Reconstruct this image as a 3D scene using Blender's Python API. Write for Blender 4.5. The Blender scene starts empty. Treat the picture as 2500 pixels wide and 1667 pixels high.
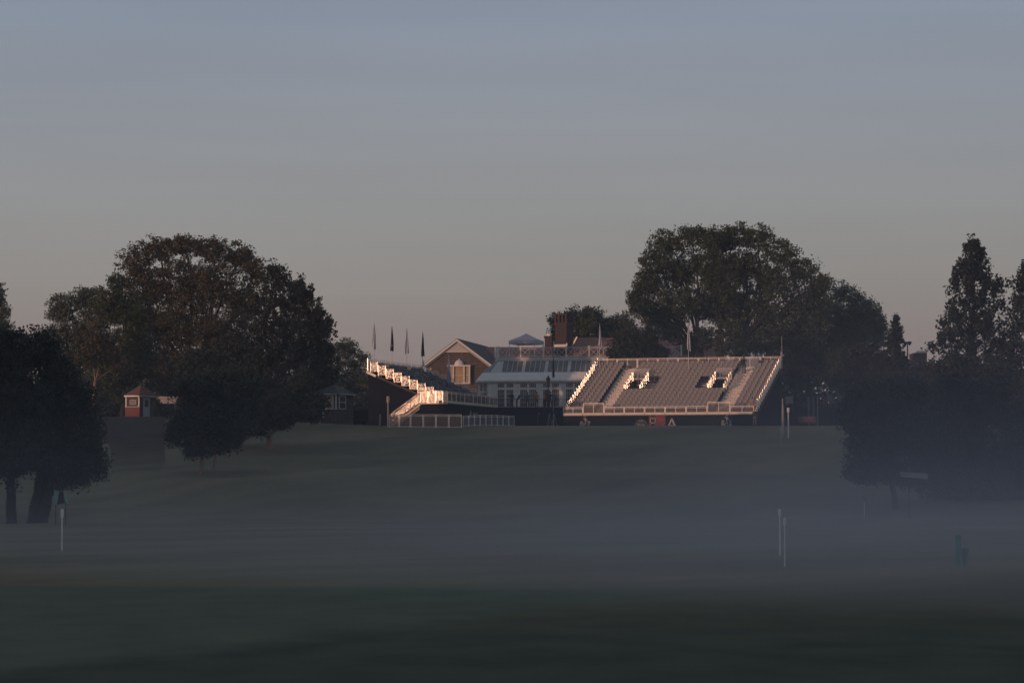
import bpy, math, random
import numpy as np
from mathutils import Vector, Matrix, noise as mnoise
random.seed(7)
S = bpy.context.scene
C = S.collection
R = math.radians

# ------------------------------------------------------------------ camera
F = 7200.0                      # focal length in pixels of the 2500 px wide photograph
EYE = 2.0
HOR = 1200.0                    # row of the eye level in the photograph
PITCH = math.atan((HOR - 833.5) / F)
cam = bpy.data.cameras.new('camera')
cam.lens = 36.0 * F / 2500.0
cam.clip_end = 6000
cam.clip_start = 0.5
cam_o = bpy.data.objects.new('camera', cam)
C.objects.link(cam_o)
cam_o.location = (0, 0, EYE)
cam_o.rotation_euler = (math.pi / 2 + PITCH, 0, 0)
S.camera = cam_o

# ------------------------------------------------------------------ sky, sun, exposure
SUN_EL, SX, SY = 2.6, -0.80, -0.60
sdir = Vector((SX * math.cos(R(SUN_EL)), SY * math.cos(R(SUN_EL)), math.sin(R(SUN_EL))))
sun = bpy.data.lights.new('sun', 'SUN')
sun.energy = 2.15
sun.angle = R(0.5)
sun.color = (1.0, 0.53, 0.33)
sun_o = bpy.data.objects.new('sun', sun)
C.objects.link(sun_o)
sun_o.rotation_euler = (-sdir).to_track_quat('-Z', 'Y').to_euler()

W = bpy.data.worlds.new('World')
S.world = W
W.use_nodes = True
nt = W.node_tree
N, L = nt.nodes, nt.links
N.clear()
out = N.new('ShaderNodeOutputWorld')
bg = N.new('ShaderNodeBackground')
sky = N.new('ShaderNodeTexSky')
sky.sky_type = 'NISHITA'
sky.sun_disc = False
sky.sun_elevation = R(SUN_EL)
sky.sun_rotation = math.atan2(SX, SY)
sky.dust_density = 2.0
tc = N.new('ShaderNodeTexCoord')
sep = N.new('ShaderNodeSeparateXYZ')
L.new(tc.outputs['Generated'], sep.inputs[0])
ramp = N.new('ShaderNodeValToRGB')
mr = N.new('ShaderNodeMapRange')
mr.inputs['From Min'].default_value = -0.02
mr.inputs['From Max'].default_value = 1.0
L.new(sep.outputs['Z'], mr.inputs['Value'])
mp = N.new('ShaderNodeMapping')
mp.inputs['Scale'].default_value = (2.2, 2.2, 26)
L.new(tc.outputs['Generated'], mp.inputs[0])
cn = N.new('ShaderNodeTexNoise')
cn.inputs['Scale'].default_value = 2.6
cn.inputs['Detail'].default_value = 3
L.new(mp.outputs[0], cn.inputs['Vector'])
L.new(mr.outputs[0], ramp.inputs[0])
def zp(z): return (z + 0.02) / 1.02
stops = [(-0.02, (.05, .052, .06)), (0.0, (.20, .155, .155)), (0.05, (.255, .213, .206)), (0.068, (.262, .243, .232)),
         (0.097, (.262, .268, .275)), (0.125, (.250, .268, .305)), (0.165, (.222, .262, .333)), (0.45, (.20, .23, .275)), (1.0, (.17, .20, .255))]
el = ramp.color_ramp.elements
while len(el) > 1: el.remove(el[0])
el[0].position = zp(stops[0][0]); el[0].color = (*stops[0][1], 1)
for z, c in stops[1:]:
    e = el.new(zp(z)); e.color = (*c, 1)
vm = N.new('ShaderNodeVectorMath'); vm.operation = 'SCALE'
ms = N.new('ShaderNodeMapRange')
ms.inputs['To Min'].default_value = 10.9
ms.inputs['To Max'].default_value = 12.7
L.new(cn.outputs['Fac'], ms.inputs['Value'])
L.new(ramp.outputs[0], vm.inputs[0]); L.new(ms.outputs[0], vm.inputs['Scale'])
mix = N.new('ShaderNodeMix'); mix.data_type = 'RGBA'
mix.inputs['Factor'].default_value = 0.9
L.new(sky.outputs[0], mix.inputs[6]); L.new(vm.outputs[0], mix.inputs[7])
L.new(mix.outputs[2], bg.inputs[0])
bg.inputs[1].default_value = 0.1
L.new(bg.outputs[0], out.inputs[0])

S.view_settings.view_transform = 'Standard'
S.view_settings.look = 'None'
S.view_settings.exposure = 0
S.view_settings.gamma = 1
S.render.engine = 'CYCLES'
S.cycles.use_denoising = True
S.cycles.max_bounces = 6
S.cycles.diffuse_bounces = 2
S.cycles.glossy_bounces = 2
S.cycles.transparent_max_bounces = 12
S.cycles.volume_bounces = 0
S.cycles.volume_step_rate = 1.0
S.cycles.volume_max_steps = 48
S.cycles.sample_clamp_indirect = 2

# ------------------------------------------------------------------ helpers
def at(px, py, Y):
    """world point on depth Y seen at pixel (px,py) of the 2500 px photograph"""
    u, v = (px - 1250) / F, -(py - 833.5) / F
    cp, sp = math.cos(PITCH), math.sin(PITCH)
    d = Vector((u, cp - v * sp, sp + v * cp))
    d *= Y / d.y
    return Vector((d.x, Y, EYE + d.z))
def X(px, Y): return at(px, HOR, Y).x
def Z(py, Y): return at(1250, py, Y).z

def mat(name, col, rough=0.7, metal=0.0, var=0.12, scale=3.0, bump=0.0, alpha=1.0, col2=None, detail=4, stretch=None, spec=None, coords='Object'):
    m = bpy.data.materials.new(name)
    m.use_nodes = True
    n, l = m.node_tree.nodes, m.node_tree.links
    b = n['Principled BSDF']
    b.inputs['Roughness'].default_value = rough
    b.inputs['Metallic'].default_value = metal
    b.inputs['Alpha'].default_value = alpha
    if spec is not None: b.inputs['Specular IOR Level'].default_value = spec
    t = n.new('ShaderNodeTexCoord')
    src = t.outputs[coords]
    if stretch:
        mpn = n.new('ShaderNodeMapping'); mpn.inputs['Scale'].default_value = stretch
        l.new(src, mpn.inputs[0]); src = mpn.outputs[0]
    ns = n.new('ShaderNodeTexNoise')
    ns.inputs['Scale'].default_value = scale
    ns.inputs['Detail'].default_value = detail
    l.new(src, ns.inputs['Vector'])
    cr = n.new('ShaderNodeValToRGB')
    c2 = col2 or tuple(min(1, c * (1 + var)) for c in col)
    c1 = tuple(c * (1 - var) for c in col) if col2 is None else col
    cr.color_ramp.elements[0].position = 0.32; cr.color_ramp.elements[0].color = (*c1, 1)
    cr.color_ramp.elements[1].position = 0.68; cr.color_ramp.elements[1].color = (*c2, 1)
    l.new(ns.outputs['Fac'], cr.inputs[0]); l.new(cr.outputs[0], b.inputs['Base Color'])
    if bump:
        bn = n.new('ShaderNodeBump'); bn.inputs['Strength'].default_value = bump
        l.new(ns.outputs['Fac'], bn.inputs['Height']); l.new(bn.outputs[0], b.inputs['Normal'])
    return m

M = {}
M['alu'] = mat('galvanised_metal', (.72, .69, .65), .20, 1.0, .08, 9)
M['riser'] = mat('riser_board', (.07, .065, .065), .8, 0, .15, 3)
M['step'] = mat('step_metal', (.58, .51, .46), .55, .2, .2, 6)
M['handrail'] = mat('handrail_metal', (.36, .33, .31), .6, .25, .15, 6)
M['alu_m'] = mat('satin_aluminium', (.62, .50, .40), .34, .85, .1, 9)
M['rail'] = mat('satin_rail_metal', (.70, .65, .62), .5, .5, .12, 6)
M['alu_dull'] = mat('dull_metal', (.42, .42, .42), .5, .6, .15, 6)
M['tread'] = mat('tread_metal', (.20, .18, .165), .6, .25, .2, 5)
M['seat'] = mat('grey_plastic', (.205, .188, .186), .55, 0, .1, 2.5)
M['seat_b'] = mat('slate_plastic', (.07, .085, .11), .55, 0, .15, 2)
M['black'] = mat('black_fabric', (.014, .015, .019), .95, 0, .25, .8, .1, spec=.05)
M['dark'] = mat('dark_interior', (.012, .012, .014), .9)
M['glass_p'] = mat('clear_acrylic', (.15, .125, .115), .35, 0, .15, 1.2, alpha=.45)
M['tan_strip'] = mat('tan_glow_strip', (.62, .55, .48), .55, .2, .1, 3)  # tan of the painted deck glow; stairs, slats and sign share it
M['white'] = mat('white_paint', (.63, .605, .58), .5, 0, .06, 2)
M['white_w'] = mat('weathered_white', (.44, .43, .43), .6, 0, .1, 4)
M['pane'] = mat('window_glass', (.035, .04, .045), .08, 0, .5, 1.5, spec=.8)
M['sky_pane'] = mat('roof_glass', (.095, .09, .086), .12, 0, .25, .6, spec=.7)
M['warm_pane'] = mat('curtained_glass', (.42, .30, .17), .3, 0, .15, 2)
M['roof'] = mat('dark_shingle', (.045, .047, .055), .85, 0, .25, 5, .2)
M['slate'] = mat('brown_roof', (.24, .115, .095), .85, 0, .25, 4, .2, stretch=(1, 1, 6))
M['redroof'] = mat('tile_roof', (.12, .055, .045), .85, 0, .2, 5, .2)
M['brick'] = mat('brick', (.050, .030, .029), .85, 0, .22, 9, .2)
M['redpanel'] = mat('red_panel', (.20, .065, .052), .8, 0, .1, 4)
M['bark'] = mat('bark', (.032, .025, .021), .9, 0, .3, 3, .4, stretch=(3, 3, .5))
M['bark_lit'] = mat('sunlit_bark', (.24, .15, .115), .9, 0, .25, 3, .4, stretch=(3, 3, .5))  # brighter copy of bark, reddish sunlight put into the trunk colour
M['asphalt'] = mat('asphalt', (.056, .046, .040), .95, 0, .15, 1.5, spec=.05)
M['paving'] = mat('paving', (.045, .043, .042), .9, 0, .15, 1)
M['stake'] = mat('stake_paint', (.66, .67, .66), .6, 0, .1, 3)
M['pinkw'] = mat('pale_banner', (.34, .27, .27), .7, 0, .1, 3)
M['sign'] = mat('sign_board', (.11, .11, .12), .7, 0, .12, 2)
M['dim_red'] = mat('dimmed_red_vinyl', (.09, .035, .032), .8, 0, .1, 2)  # red darkened to take off the sun that falls on the ground banner
M['board_p'] = mat('pale_board', (.26, .24, .25), .7, 0, .1, 2)
M['boardw'] = mat('display_board', (.20, .17, .16), .7, 0, .12, 2)
M['teal'] = mat('teal_plastic', (.05, .20, .18), .45, 0, .15, 3)
M['teal_p'] = mat('pale_teal_plastic', (.15, .25, .25), .45, 0, .15, 8)
M['logo'] = mat('logo_print', (.26, .25, .25), .8, 0, .2, 4)
M['logo_b'] = mat('logo_print_bright', (.36, .34, .34), .8, 0, .2, 4)
M['red_ban'] = mat('red_banner', (.19, .033, .036), .75, 0, .1, 2)
M['tent'] = mat('tent_fabric', (.38, .35, .40), .8, 0, .06, 2)
M['iron'] = mat('black_iron', (.02, .022, .024), .5, .5)
M['flag_w'] = mat('white_flag', (.44, .44, .50), .85, 0, .16, 3)
M['flag_n'] = mat('navy_flag', (.018, .022, .032), .85, 0, .2, 3)
M['flag_bl'] = mat('blue_white_flag', (.26, .31, .46), .85, 0, .3, 2.2)
M['lantern'] = mat('lantern_glass', (.12, .11, .10), .3)
M['skin'] = mat('skin', (.36, .20, .14), .6)
M['hair'] = mat('hair', (.02, .014, .01), .8)
def cloth(name, c): 
    M[name] = mat(name, c, .9, 0, .15, 6); return name
cloth('dark_clothes', (.016, .018, .024)); cloth('orange_shirt', (.42, .13, .045)); cloth('khaki', (.26, .21, .18))
cloth('blue_shirt', (.05, .065, .12)); cloth('pink_top', (.32, .20, .18)); cloth('grey_shoes', (.2, .2, .2))

# shingle wall: stained courses of wooden shingles
def shingle():
    m = bpy.data.materials.new('wood_shingles'); m.use_nodes = True
    n, l = m.node_tree.nodes, m.node_tree.links
    b = n['Principled BSDF']; b.inputs['Roughness'].default_value = .9
    t = n.new('ShaderNodeTexCoord'); mpn = n.new('ShaderNodeMapping')
    mpn.inputs['Rotation'].default_value = (math.pi / 2, 0, 0)
    l.new(t.outputs['Object'], mpn.inputs[0])
    br = n.new('ShaderNodeTexBrick')
    br.inputs['Color1'].default_value = (.105, .088, .084, 1); br.inputs['Color2'].default_value = (.170, .142, .133, 1)
    br.inputs['Mortar'].default_value = (.045, .028, .024, 1)
    br.inputs['Scale'].default_value = 1.0; br.inputs['Mortar Size'].default_value = .018
    br.inputs['Brick Width'].default_value = .17; br.inputs['Row Height'].default_value = .36
    l.new(mpn.outputs[0], br.inputs['Vector'])
    ns = n.new('ShaderNodeTexNoise'); ns.inputs['Scale'].default_value = 1.3
    l.new(t.outputs['Object'], ns.inputs['Vector'])
    mx = n.new('ShaderNodeMix'); mx.data_type = 'RGBA'; mx.blend_type = 'MULTIPLY'
    mx.inputs['Factor'].default_value = .5
    l.new(br.outputs[0], mx.inputs[6]); l.new(ns.outputs['Fac'], mx.inputs[7]); l.new(mx.outputs[2], b.inputs['Base Color'])
    bn = n.new('ShaderNodeBump'); bn.inputs['Strength'].default_value = .5
    l.new(br.outputs['Fac'], bn.inputs['Height']); bn.invert = True; l.new(bn.outputs[0], b.inputs['Normal'])
    return m
M['shingle'] = shingle()

def leafmat(name, c1, c2):
    m = bpy.data.materials.new(name); m.use_nodes = True
    n, l = m.node_tree.nodes, m.node_tree.links
    b = n['Principled BSDF']; b.inputs['Roughness'].default_value = .65
    b.inputs['Specular IOR Level'].default_value = .25
    t = n.new('ShaderNodeTexCoord')
    ns = n.new('ShaderNodeTexNoise'); ns.inputs['Scale'].default_value = .45; ns.inputs['Detail'].default_value = 5
    l.new(t.outputs['Object'], ns.inputs['Vector'])
    cr = n.new('ShaderNodeValToRGB')
    cr.color_ramp.elements[0].position = .35; cr.color_ramp.elements[0].color = (*c1, 1)
    cr.color_ramp.elements[1].position = .65; cr.color_ramp.elements[1].color = (*c2, 1)
    l.new(ns.outputs['Fac'], cr.inputs[0]); l.new(cr.outputs[0], b.inputs['Base Color'])
    return m
M['leaf'] = leafmat('leaf_green', (.036, .050, .026), (.062, .080, .038))
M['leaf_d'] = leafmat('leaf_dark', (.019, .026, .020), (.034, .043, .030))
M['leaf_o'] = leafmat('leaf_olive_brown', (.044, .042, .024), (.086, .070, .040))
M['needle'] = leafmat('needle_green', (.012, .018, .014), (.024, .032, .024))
M['leaf_g'] = leafmat('leaf_grey_green', (.064, .080, .062), (.095, .115, .082))

class MB:
    def __init__(s): s.v = []; s.f = []; s.sm = []
    def add(s, vs, fs):
        o = len(s.v); s.v += [tuple(p) for p in vs]; s.f += [tuple(i + o for i in f) for f in fs]; return s
    def box(s, x0, x1, y0, y1, z0, z1, m=None):
        vs = [Vector((x, y, z)) for z in (z0, z1) for x, y in ((x0, y0), (x1, y0), (x1, y1), (x0, y1))]
        if m: vs = [m @ p for p in vs]
        return s.add(vs, [(3, 2, 1, 0), (4, 5, 6, 7), (0, 1, 5, 4), (1, 2, 6, 5), (2, 3, 7, 6), (3, 0, 4, 7)])
    def tube(s, p0, p1, r, r1=None, n=6, cap=True):
        p0, p1 = Vector(p0), Vector(p1); r1 = r if r1 is None else r1
        d = (p1 - p0)
        if d.length < 1e-6: return s
        d.normalize()
        a = d.orthogonal().normalized(); b = d.cross(a)
        vs = [p + (a * math.cos(t) + b * math.sin(t)) * q for p, q in ((p0, r), (p1, r1)) for t in [2 * math.pi * i / n for i in range(n)]]
        fs = [(i, (i + 1) % n, n + (i + 1) % n, n + i) for i in range(n)]
        k = len(s.f); s.sm += range(k, k + n)
        if cap: vs = vs + vs; fs += [tuple(range(2 * n, 3 * n))[::-1], tuple(range(3 * n, 4 * n))]
        return s.add(vs, fs)
    def bar(s, p0, p1, w, h=None):
        """square bar from p0 to p1"""
        h = h or w; p0, p1 = Vector(p0), Vector(p1); d = (p1 - p0).normalized()
        up = Vector((0, 0, 1)) if abs(d.z) < .9 else Vector((0, 1, 0))
        a = d.cross(up).normalized(); b = a.cross(d)
        vs = [p + a * sx * w / 2 + b * sy * h / 2 for p in (p0, p1) for sx, sy in ((-1, -1), (1, -1), (1, 1), (-1, 1))]
        return s.add(vs, [(0, 1, 2, 3), (7, 6, 5, 4), (0, 4, 5, 1), (1, 5, 6, 2), (2, 6, 7, 3), (3, 7, 4, 0)])
    def ball(s, c, r, n=6, sc=(1, 1, 1)):
        c = Vector(c); vs = []; fs = []
        for i in range(n + 1):
            for j in range(n * 2):
                a, b = math.pi * i / n, math.pi * j / n
                vs.append(c + Vector((math.sin(a) * math.cos(b) * sc[0], math.sin(a) * math.sin(b) * sc[1], math.cos(a) * sc[2])) * r)
        k = n * 2
        for i in range(n):
            for j in range(k): fs.append((i * k + j, i * k + (j + 1) % k, (i + 1) * k + (j + 1) % k, (i + 1) * k + j))
        return s.add(vs, fs)
    def prism(s, pts, d):
        """closed outline pts (Vectors) extruded by vector d"""
        n = len(pts); d = Vector(d); vs = [Vector(p) for p in pts] + [Vector(p) + d for p in pts]
        return s.add(vs, [tuple(range(n)), tuple(range(2 * n - 1, n - 1, -1))] + [((i + 1) % n, i, n + i, n + (i + 1) % n) for i in range(n)])
    def lathe(s, c, prof, n=8, rot=0):
        c = Vector(c); vs = [c + Vector((r * math.cos(2 * math.pi * i / n + rot), r * math.sin(2 * math.pi * i / n + rot), z)) for r, z in prof for i in range(n)]
        fs = [(k * n + i, k * n + (i + 1) % n, (k + 1) * n + (i + 1) % n, (k + 1) * n + i) for k in range(len(prof) - 1) for i in range(n)]
        fs += [tuple(range(n))[::-1], tuple(range((len(prof) - 1) * n, len(prof) * n))]
        return s.add(vs, fs)
    def mesh(s, name, m):
        me = bpy.data.meshes.new(name); me.from_pydata(s.v, [], s.f)
        if m: me.materials.append(m)
        for i in s.sm: me.polygons[i].use_smooth = True
        me.update(); return me
    def build(s, name, m, parent=None, **kw):
        return obj(name, s.mesh(name, M[m] if isinstance(m, str) else m), parent, **kw)

def obj(name, me, parent=None, label=None, cat=None, group=None, kind=None, loc=None, rz=None):
    o = bpy.data.objects.new(name, me); C.objects.link(o)
    if parent: o.parent = parent
    tag(o, label, cat, group, kind)
    if loc is not None: o.location = loc
    if rz is not None: o.rotation_euler = (0, 0, rz)
    return o
def tag(o, label=None, cat=None, group=None, kind=None):
    if label: o['label'] = label
    if cat: o['category'] = cat
    if group: o['group'] = group
    if kind: o['kind'] = kind
    return o
def thing(name, label, cat, loc=(0, 0, 0), rz=0, group=None):
    o = obj(name, None, None, label, cat, group, None, loc, rz); o.empty_display_size = .3; return o
def copy_tree(o, parent=None):
    c = o.copy(); C.objects.link(c); c.parent = parent
    for ch in list(o.children): copy_tree(ch, c)
    return c
def text_mesh(txt, size, depth=.01):
    cu = bpy.data.curves.new('t', 'FONT'); cu.body = txt; cu.size = size; cu.extrude = depth; cu.align_x = 'CENTER'; cu.offset = size * .018
    o = bpy.data.objects.new('t', cu); C.objects.link(o)
    dg = bpy.context.evaluated_depsgraph_get(); dg.update()
    me = bpy.data.meshes.new_from_object(o.evaluated_get(dg)); me.name = 'lettering'
    bpy.data.objects.remove(o); bpy.data.curves.remove(cu)
    me.transform(Matrix.Rotation(math.pi / 2, 4, 'X'))
    me.materials.clear()
    return me

# ------------------------------------------------------------------ terrain
ZT = 8.67
def sm(t):
    t = min(1, max(0, t)); return t * t * (3 - 2 * t)
def H(x, y):
    s = (y - 196) / 104.0
    if s <= 0: z = 0
    elif s >= 1: z = ZT
    else:
        e = .12
        if s < e: z = s * s / (2 * e)
        elif s > 1 - e: z = (1 - e) - (1 - s) ** 2 / (2 * e)
        else: z = s - e / 2
        z *= ZT / (1 - e)
    z += 1.18 * sm((-x - 10) / 22) * sm((y - 284) / 28)
    q = SX * x + SY * (y - 300)
    z += 29.4 * sm((q - 370) / 80) + .5 * sm((q - 430) / 200) * math.sin(x * .013) * math.cos(y * .017)  # unseen hill at the rear left, added to keep low sun off the valley
    # gentle undulation of the slope
    if 170 < y < 296:
        w = sm((y - 170) / 30) * sm((296 - y) / 30)
        z += w * (.75 * mnoise.noise(Vector((x * .035 + y * .012, y * .045, 3))) + .28 * mnoise.noise(Vector((x * .09 + y * .03, y * .16, 8))))
    return z
def grid(name, xs, ys, zf, m, kind='structure'):
    v = [(x, y, zf(x, y)) for y in ys for x in xs]; nx = len(xs)
    f = [(j * nx + i, j * nx + i + 1, (j + 1) * nx + i + 1, (j + 1) * nx + i) for j in range(len(ys) - 1) for i in range(nx - 1)]
    me = bpy.data.meshes.new(name); me.from_pydata(v, [], f); me.materials.append(m)
    for p in me.polygons: p.use_smooth = True
    return obj(name, me, kind=kind)
def grassmat(name, c1, c2, sc=.35, fine=14.0):
    m = bpy.data.materials.new(name); m.use_nodes = True
    n, l = m.node_tree.nodes, m.node_tree.links
    b = n['Principled BSDF']; b.inputs['Roughness'].default_value = .9; b.inputs['Specular IOR Level'].default_value = .15
    t = n.new('ShaderNodeTexCoord'); mpn = n.new('ShaderNodeMapping'); mpn.vector_type = 'TEXTURE'; mpn.inputs['Scale'].default_value = (2.4, .7, 1); mpn.inputs['Rotation'].default_value = (0, 0, 1.0)
    l.new(t.outputs['Object'], mpn.inputs[0])
    a = n.new('ShaderNodeTexNoise'); a.inputs['Scale'].default_value = sc; a.inputs['Detail'].default_value = 7; a.inputs['Roughness'].default_value = .62
    f = n.new('ShaderNodeTexNoise'); f.inputs['Scale'].default_value = fine; f.inputs['Detail'].default_value = 3
    l.new(mpn.outputs[0], a.inputs['Vector']); l.new(mpn.outputs[0], f.inputs['Vector'])
    cr = n.new('ShaderNodeValToRGB'); cr.color_ramp.elements[0].position = .38; cr.color_ramp.elements[1].position = .66
    cr.color_ramp.elements[0].color = (*c1, 1); cr.color_ramp.elements[1].color = (*c2, 1)
    ad = n.new('ShaderNodeMix'); ad.inputs[0].default_value = .22
    l.new(a.outputs['Fac'], ad.inputs[2]); l.new(f.outputs['Fac'], ad.inputs[3]); l.new(ad.outputs[0], cr.inputs[0])
    l.new(cr.outputs[0], b.inputs['Base Color'])
    bn = n.new('ShaderNodeBump'); bn.inputs['Strength'].default_value = .25; bn.inputs['Distance'].default_value = .15
    l.new(ad.outputs[0], bn.inputs['Height']); l.new(bn.outputs[0], b.inputs['Normal'])
    return m
M['grass'] = grassmat('hill_grass', (.072, .069, .040), (.152, .134, .078), .10, 3)
M['rough'] = grassmat('rough_grass', (.028, .038, .026), (.050, .060, .040), .5, 6)
M['fair'] = grassmat('fairway_grass', (.052, .064, .048), (.068, .080, .058), .25, 8)
def lin(a, b, n): return [a + (b - a) * i / n for i in range(n)]
xs = lin(-900, -140, 34) + lin(-140, -70, 20) + lin(-70, 70, 110) + lin(70, 140, 16) + lin(140, 900, 22) + [900]
ys = lin(-500, 0, 30) + lin(0, 160, 50) + lin(160, 330, 150) + lin(330, 500, 30) + lin(500, 1100, 16) + [1100]
m_ = M['grass']; n_, l_ = m_.node_tree.nodes, m_.node_tree.links      # rougher, darker turf near the camera, blending into the mown slope
cr_ = [q for q in n_ if q.type == 'VALTORGB'][0]; b_ = n_['Principled BSDF']
c2_ = n_.new('ShaderNodeValToRGB'); c2_.color_ramp.elements[0].position = .35; c2_.color_ramp.elements[1].position = .68
c2_.color_ramp.elements[0].color = (.022, .031, .019, 1); c2_.color_ramp.elements[1].color = (.046, .056, .034, 1)
t_ = [q for q in n_ if q.type == 'TEX_COORD'][0]; mp_ = n_.new('ShaderNodeMapping'); mp_.inputs['Scale'].default_value = (1, .5, 1); mp_.inputs['Rotation'].default_value = (0, 0, -.35)
ns_ = n_.new('ShaderNodeTexNoise'); ns_.inputs['Scale'].default_value = .7; ns_.inputs['Detail'].default_value = 6
l_.new(t_.outputs['Object'], mp_.inputs[0]); l_.new(mp_.outputs[0], ns_.inputs['Vector']); l_.new(ns_.outputs['Fac'], c2_.inputs[0])
sp0 = n_.new('ShaderNodeSeparateXYZ'); l_.new(t_.outputs['Object'], sp0.inputs[0])
rg = n_.new('ShaderNodeMapRange'); rg.interpolation_type = 'SMOOTHSTEP'; rg.inputs['From Min'].default_value = 38; rg.inputs['From Max'].default_value = 68; l_.new(sp0.outputs['Y'], rg.inputs['Value'])
def m2(op, a, b):
    q = n_.new('ShaderNodeMath'); q.operation = op
    for i, w in enumerate((a, b)):
        if isinstance(w, (int, float)): q.inputs[i].default_value = w
        else: l_.new(w, q.inputs[i])
    return q.outputs[0]
def mrg(v, lo, hi):
    q = n_.new('ShaderNodeMapRange'); q.interpolation_type = 'SMOOTHSTEP'; q.inputs['From Min'].default_value = lo; q.inputs['From Max'].default_value = hi; l_.new(v, q.inputs['Value']); return q.outputs[0]
# closer-mown fairway left of a slanting edge, ending at a far cut line
ed = m2('SUBTRACT', m2('ADD', m2('MULTIPLY', sp0.outputs['Y'], .36), -17.36), sp0.outputs['X'])
ed = m2('ADD', ed, m2('MULTIPLY', m2('SUBTRACT', ns_.outputs['Fac'], .5), 1.2))
fw = m2('MULTIPLY', mrg(ed, -1.1, 1.3), mrg(m2('ADD', sp0.outputs['Y'], m2('MULTIPLY', sp0.outputs['X'], .12)), 63.2, 59.6))
c3_ = n_.new('ShaderNodeValToRGB'); c3_.color_ramp.elements[0].position = .3; c3_.color_ramp.elements[1].position = .7
c3_.color_ramp.elements[0].color = (.052, .070, .046, 1); c3_.color_ramp.elements[1].color = (.076, .094, .060, 1); l_.new(ns_.outputs['Fac'], c3_.inputs[0])
mf_ = n_.new('ShaderNodeMix'); mf_.data_type = 'RGBA'
mx_ = n_.new('ShaderNodeMix'); mx_.data_type = 'RGBA'; l_.new(rg.outputs[0], mx_.inputs[0]); l_.new(c2_.outputs[0], mx_.inputs[6]); l_.new(cr_.outputs[0], mx_.inputs[7]); l_.new(mx_.outputs[2], mf_.inputs[6]); l_.new(c3_.outputs[0], mf_.inputs[7]); l_.new(fw, mf_.inputs[0]); l_.new(mf_.outputs[2], b_.inputs['Base Color'])
grid('ground', xs, ys, H, M['grass'])
def sheet(name, pts, dz, m, step=2.0, kind='structure'):
    """flat or draped sheet: rows of (y, x0, x1)"""
    v = []; f = []; n = 14
    for y, a, b in pts:
        for i in range(n + 1):
            x = a + (b - a) * i / n; v.append((x, y, H(x, y) + dz))
    for j in range(len(pts) - 1):
        for i in range(n): f.append((j * (n + 1) + i, j * (n + 1) + i + 1, (j + 1) * (n + 1) + i + 1, (j + 1) * (n + 1) + i))
    me = bpy.data.meshes.new(name); me.from_pydata(v, [], f); me.materials.append(m)
    return obj(name, me, kind=kind)
# darker rough close to the camera, its edge running up to the right; pale fairway beyond it on the left
edge = [(29, -9), (32.4, -5.7), (35, -4.7), (38, -3.7), (40.6, -1.7), (44, -1.1), (46.9, -.5), (49.6, .2), (53, 1.4), (57, 3.4), (62.6, 7)]
def jx(y): return .04 * math.sin(y * 1.1)
def ex(y):
    for (a, xa), (b, xb) in zip(edge, edge[1:]):
        if a <= y <= b: return xa + (xb - xa) * (y - a) / (b - a)
    return edge[0][1] if y < 29 else edge[-1][1]

# path up to the ticket kiosk on the left
pp = []
for k in range(31):
    y = 232 + (311 - 232) * k / 30
    x0 = X(262 + 10 * math.sin(k * .2) - (8 if k < 8 else 0), y); x1 = X(402 + (14 * (1 - k / 10) if k < 10 else 0), y)
    q_ = max(0, 1 - k / 9) ** 2 * .42; pp.append((y, x0 + (x1 - x0) * q_, x1 - (x1 - x0) * q_))
sheet('path', pp, .03, M['asphalt'])
n_, l_ = M['asphalt'].node_tree.nodes, M['asphalt'].node_tree.links      # its lower end is overgrown and peters out in the turf
t_ = n_.new('ShaderNodeTexCoord'); sp1 = n_.new('ShaderNodeSeparateXYZ'); l_.new(t_.outputs['Object'], sp1.inputs[0])
q1 = n_.new('ShaderNodeTexNoise'); q1.inputs['Scale'].default_value = .35; q1.inputs['Detail'].default_value = 6; l_.new(t_.outputs['Object'], q1.inputs['Vector'])
q2 = n_.new('ShaderNodeMath'); q2.operation = 'MULTIPLY_ADD'; l_.new(q1.outputs['Fac'], q2.inputs[0]); q2.inputs[1].default_value = 26; l_.new(sp1.outputs['Y'], q2.inputs[2])
q3 = n_.new('ShaderNodeMapRange'); q3.inputs['From Min'].default_value = 252; q3.inputs['From Max'].default_value = 300; l_.new(q2.outputs[0], q3.inputs['Value']); l_.new(q3.outputs[0], n_['Principled BSDF'].inputs['Alpha'])

# ------------------------------------------------------------------ haze and valley mist
def volbox(name, x0, x1, y0, y1, z0, z1):
    b = MB().box(x0, x1, y0, y1, z0, z1)
    me = b.mesh(name, None); o = obj(name, me, kind='stuff'); return o, me
def volmat(name, dens, col=(.80, .84, .90), hetero=False, an=.2):
    m = bpy.data.materials.new(name); m.use_nodes = True
    n, l = m.node_tree.nodes, m.node_tree.links; n.clear()
    o = n.new('ShaderNodeOutputMaterial'); v = n.new('ShaderNodeVolumePrincipled')
    v.inputs['Color'].default_value = (*col, 1); v.inputs['Density'].default_value = dens; v.inputs['Anisotropy'].default_value = an
    l.new(v.outputs[0], o.inputs['Volume'])
    return m, n, l, v
hz, me = volbox('haze', -910, 910, -510, 1110, -1, 45)
m, n, l, v = volmat('haze_air', .00020, (.78, .80, .86)); me.materials.append(m)
mb, me = volbox('mist', -130, 130, 44, 292, .02, 16)
m, n, l, v = volmat('valley_mist', 1.0, (.76, .78, .93)); me.materials.append(m)
g = n.new('ShaderNodeNewGeometry'); sp_ = n.new('ShaderNodeSeparateXYZ'); l.new(g.outputs['Position'], sp_.inputs[0])
def mth(op, a, b=None):
    q = n.new('ShaderNodeMath'); q.operation = op
    for i, w in enumerate((a, b)):
        if w is None: continue
        if isinstance(w, (int, float)): q.inputs[i].default_value = w
        else: l.new(w, q.inputs[i])
    return q.outputs[0]
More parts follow.
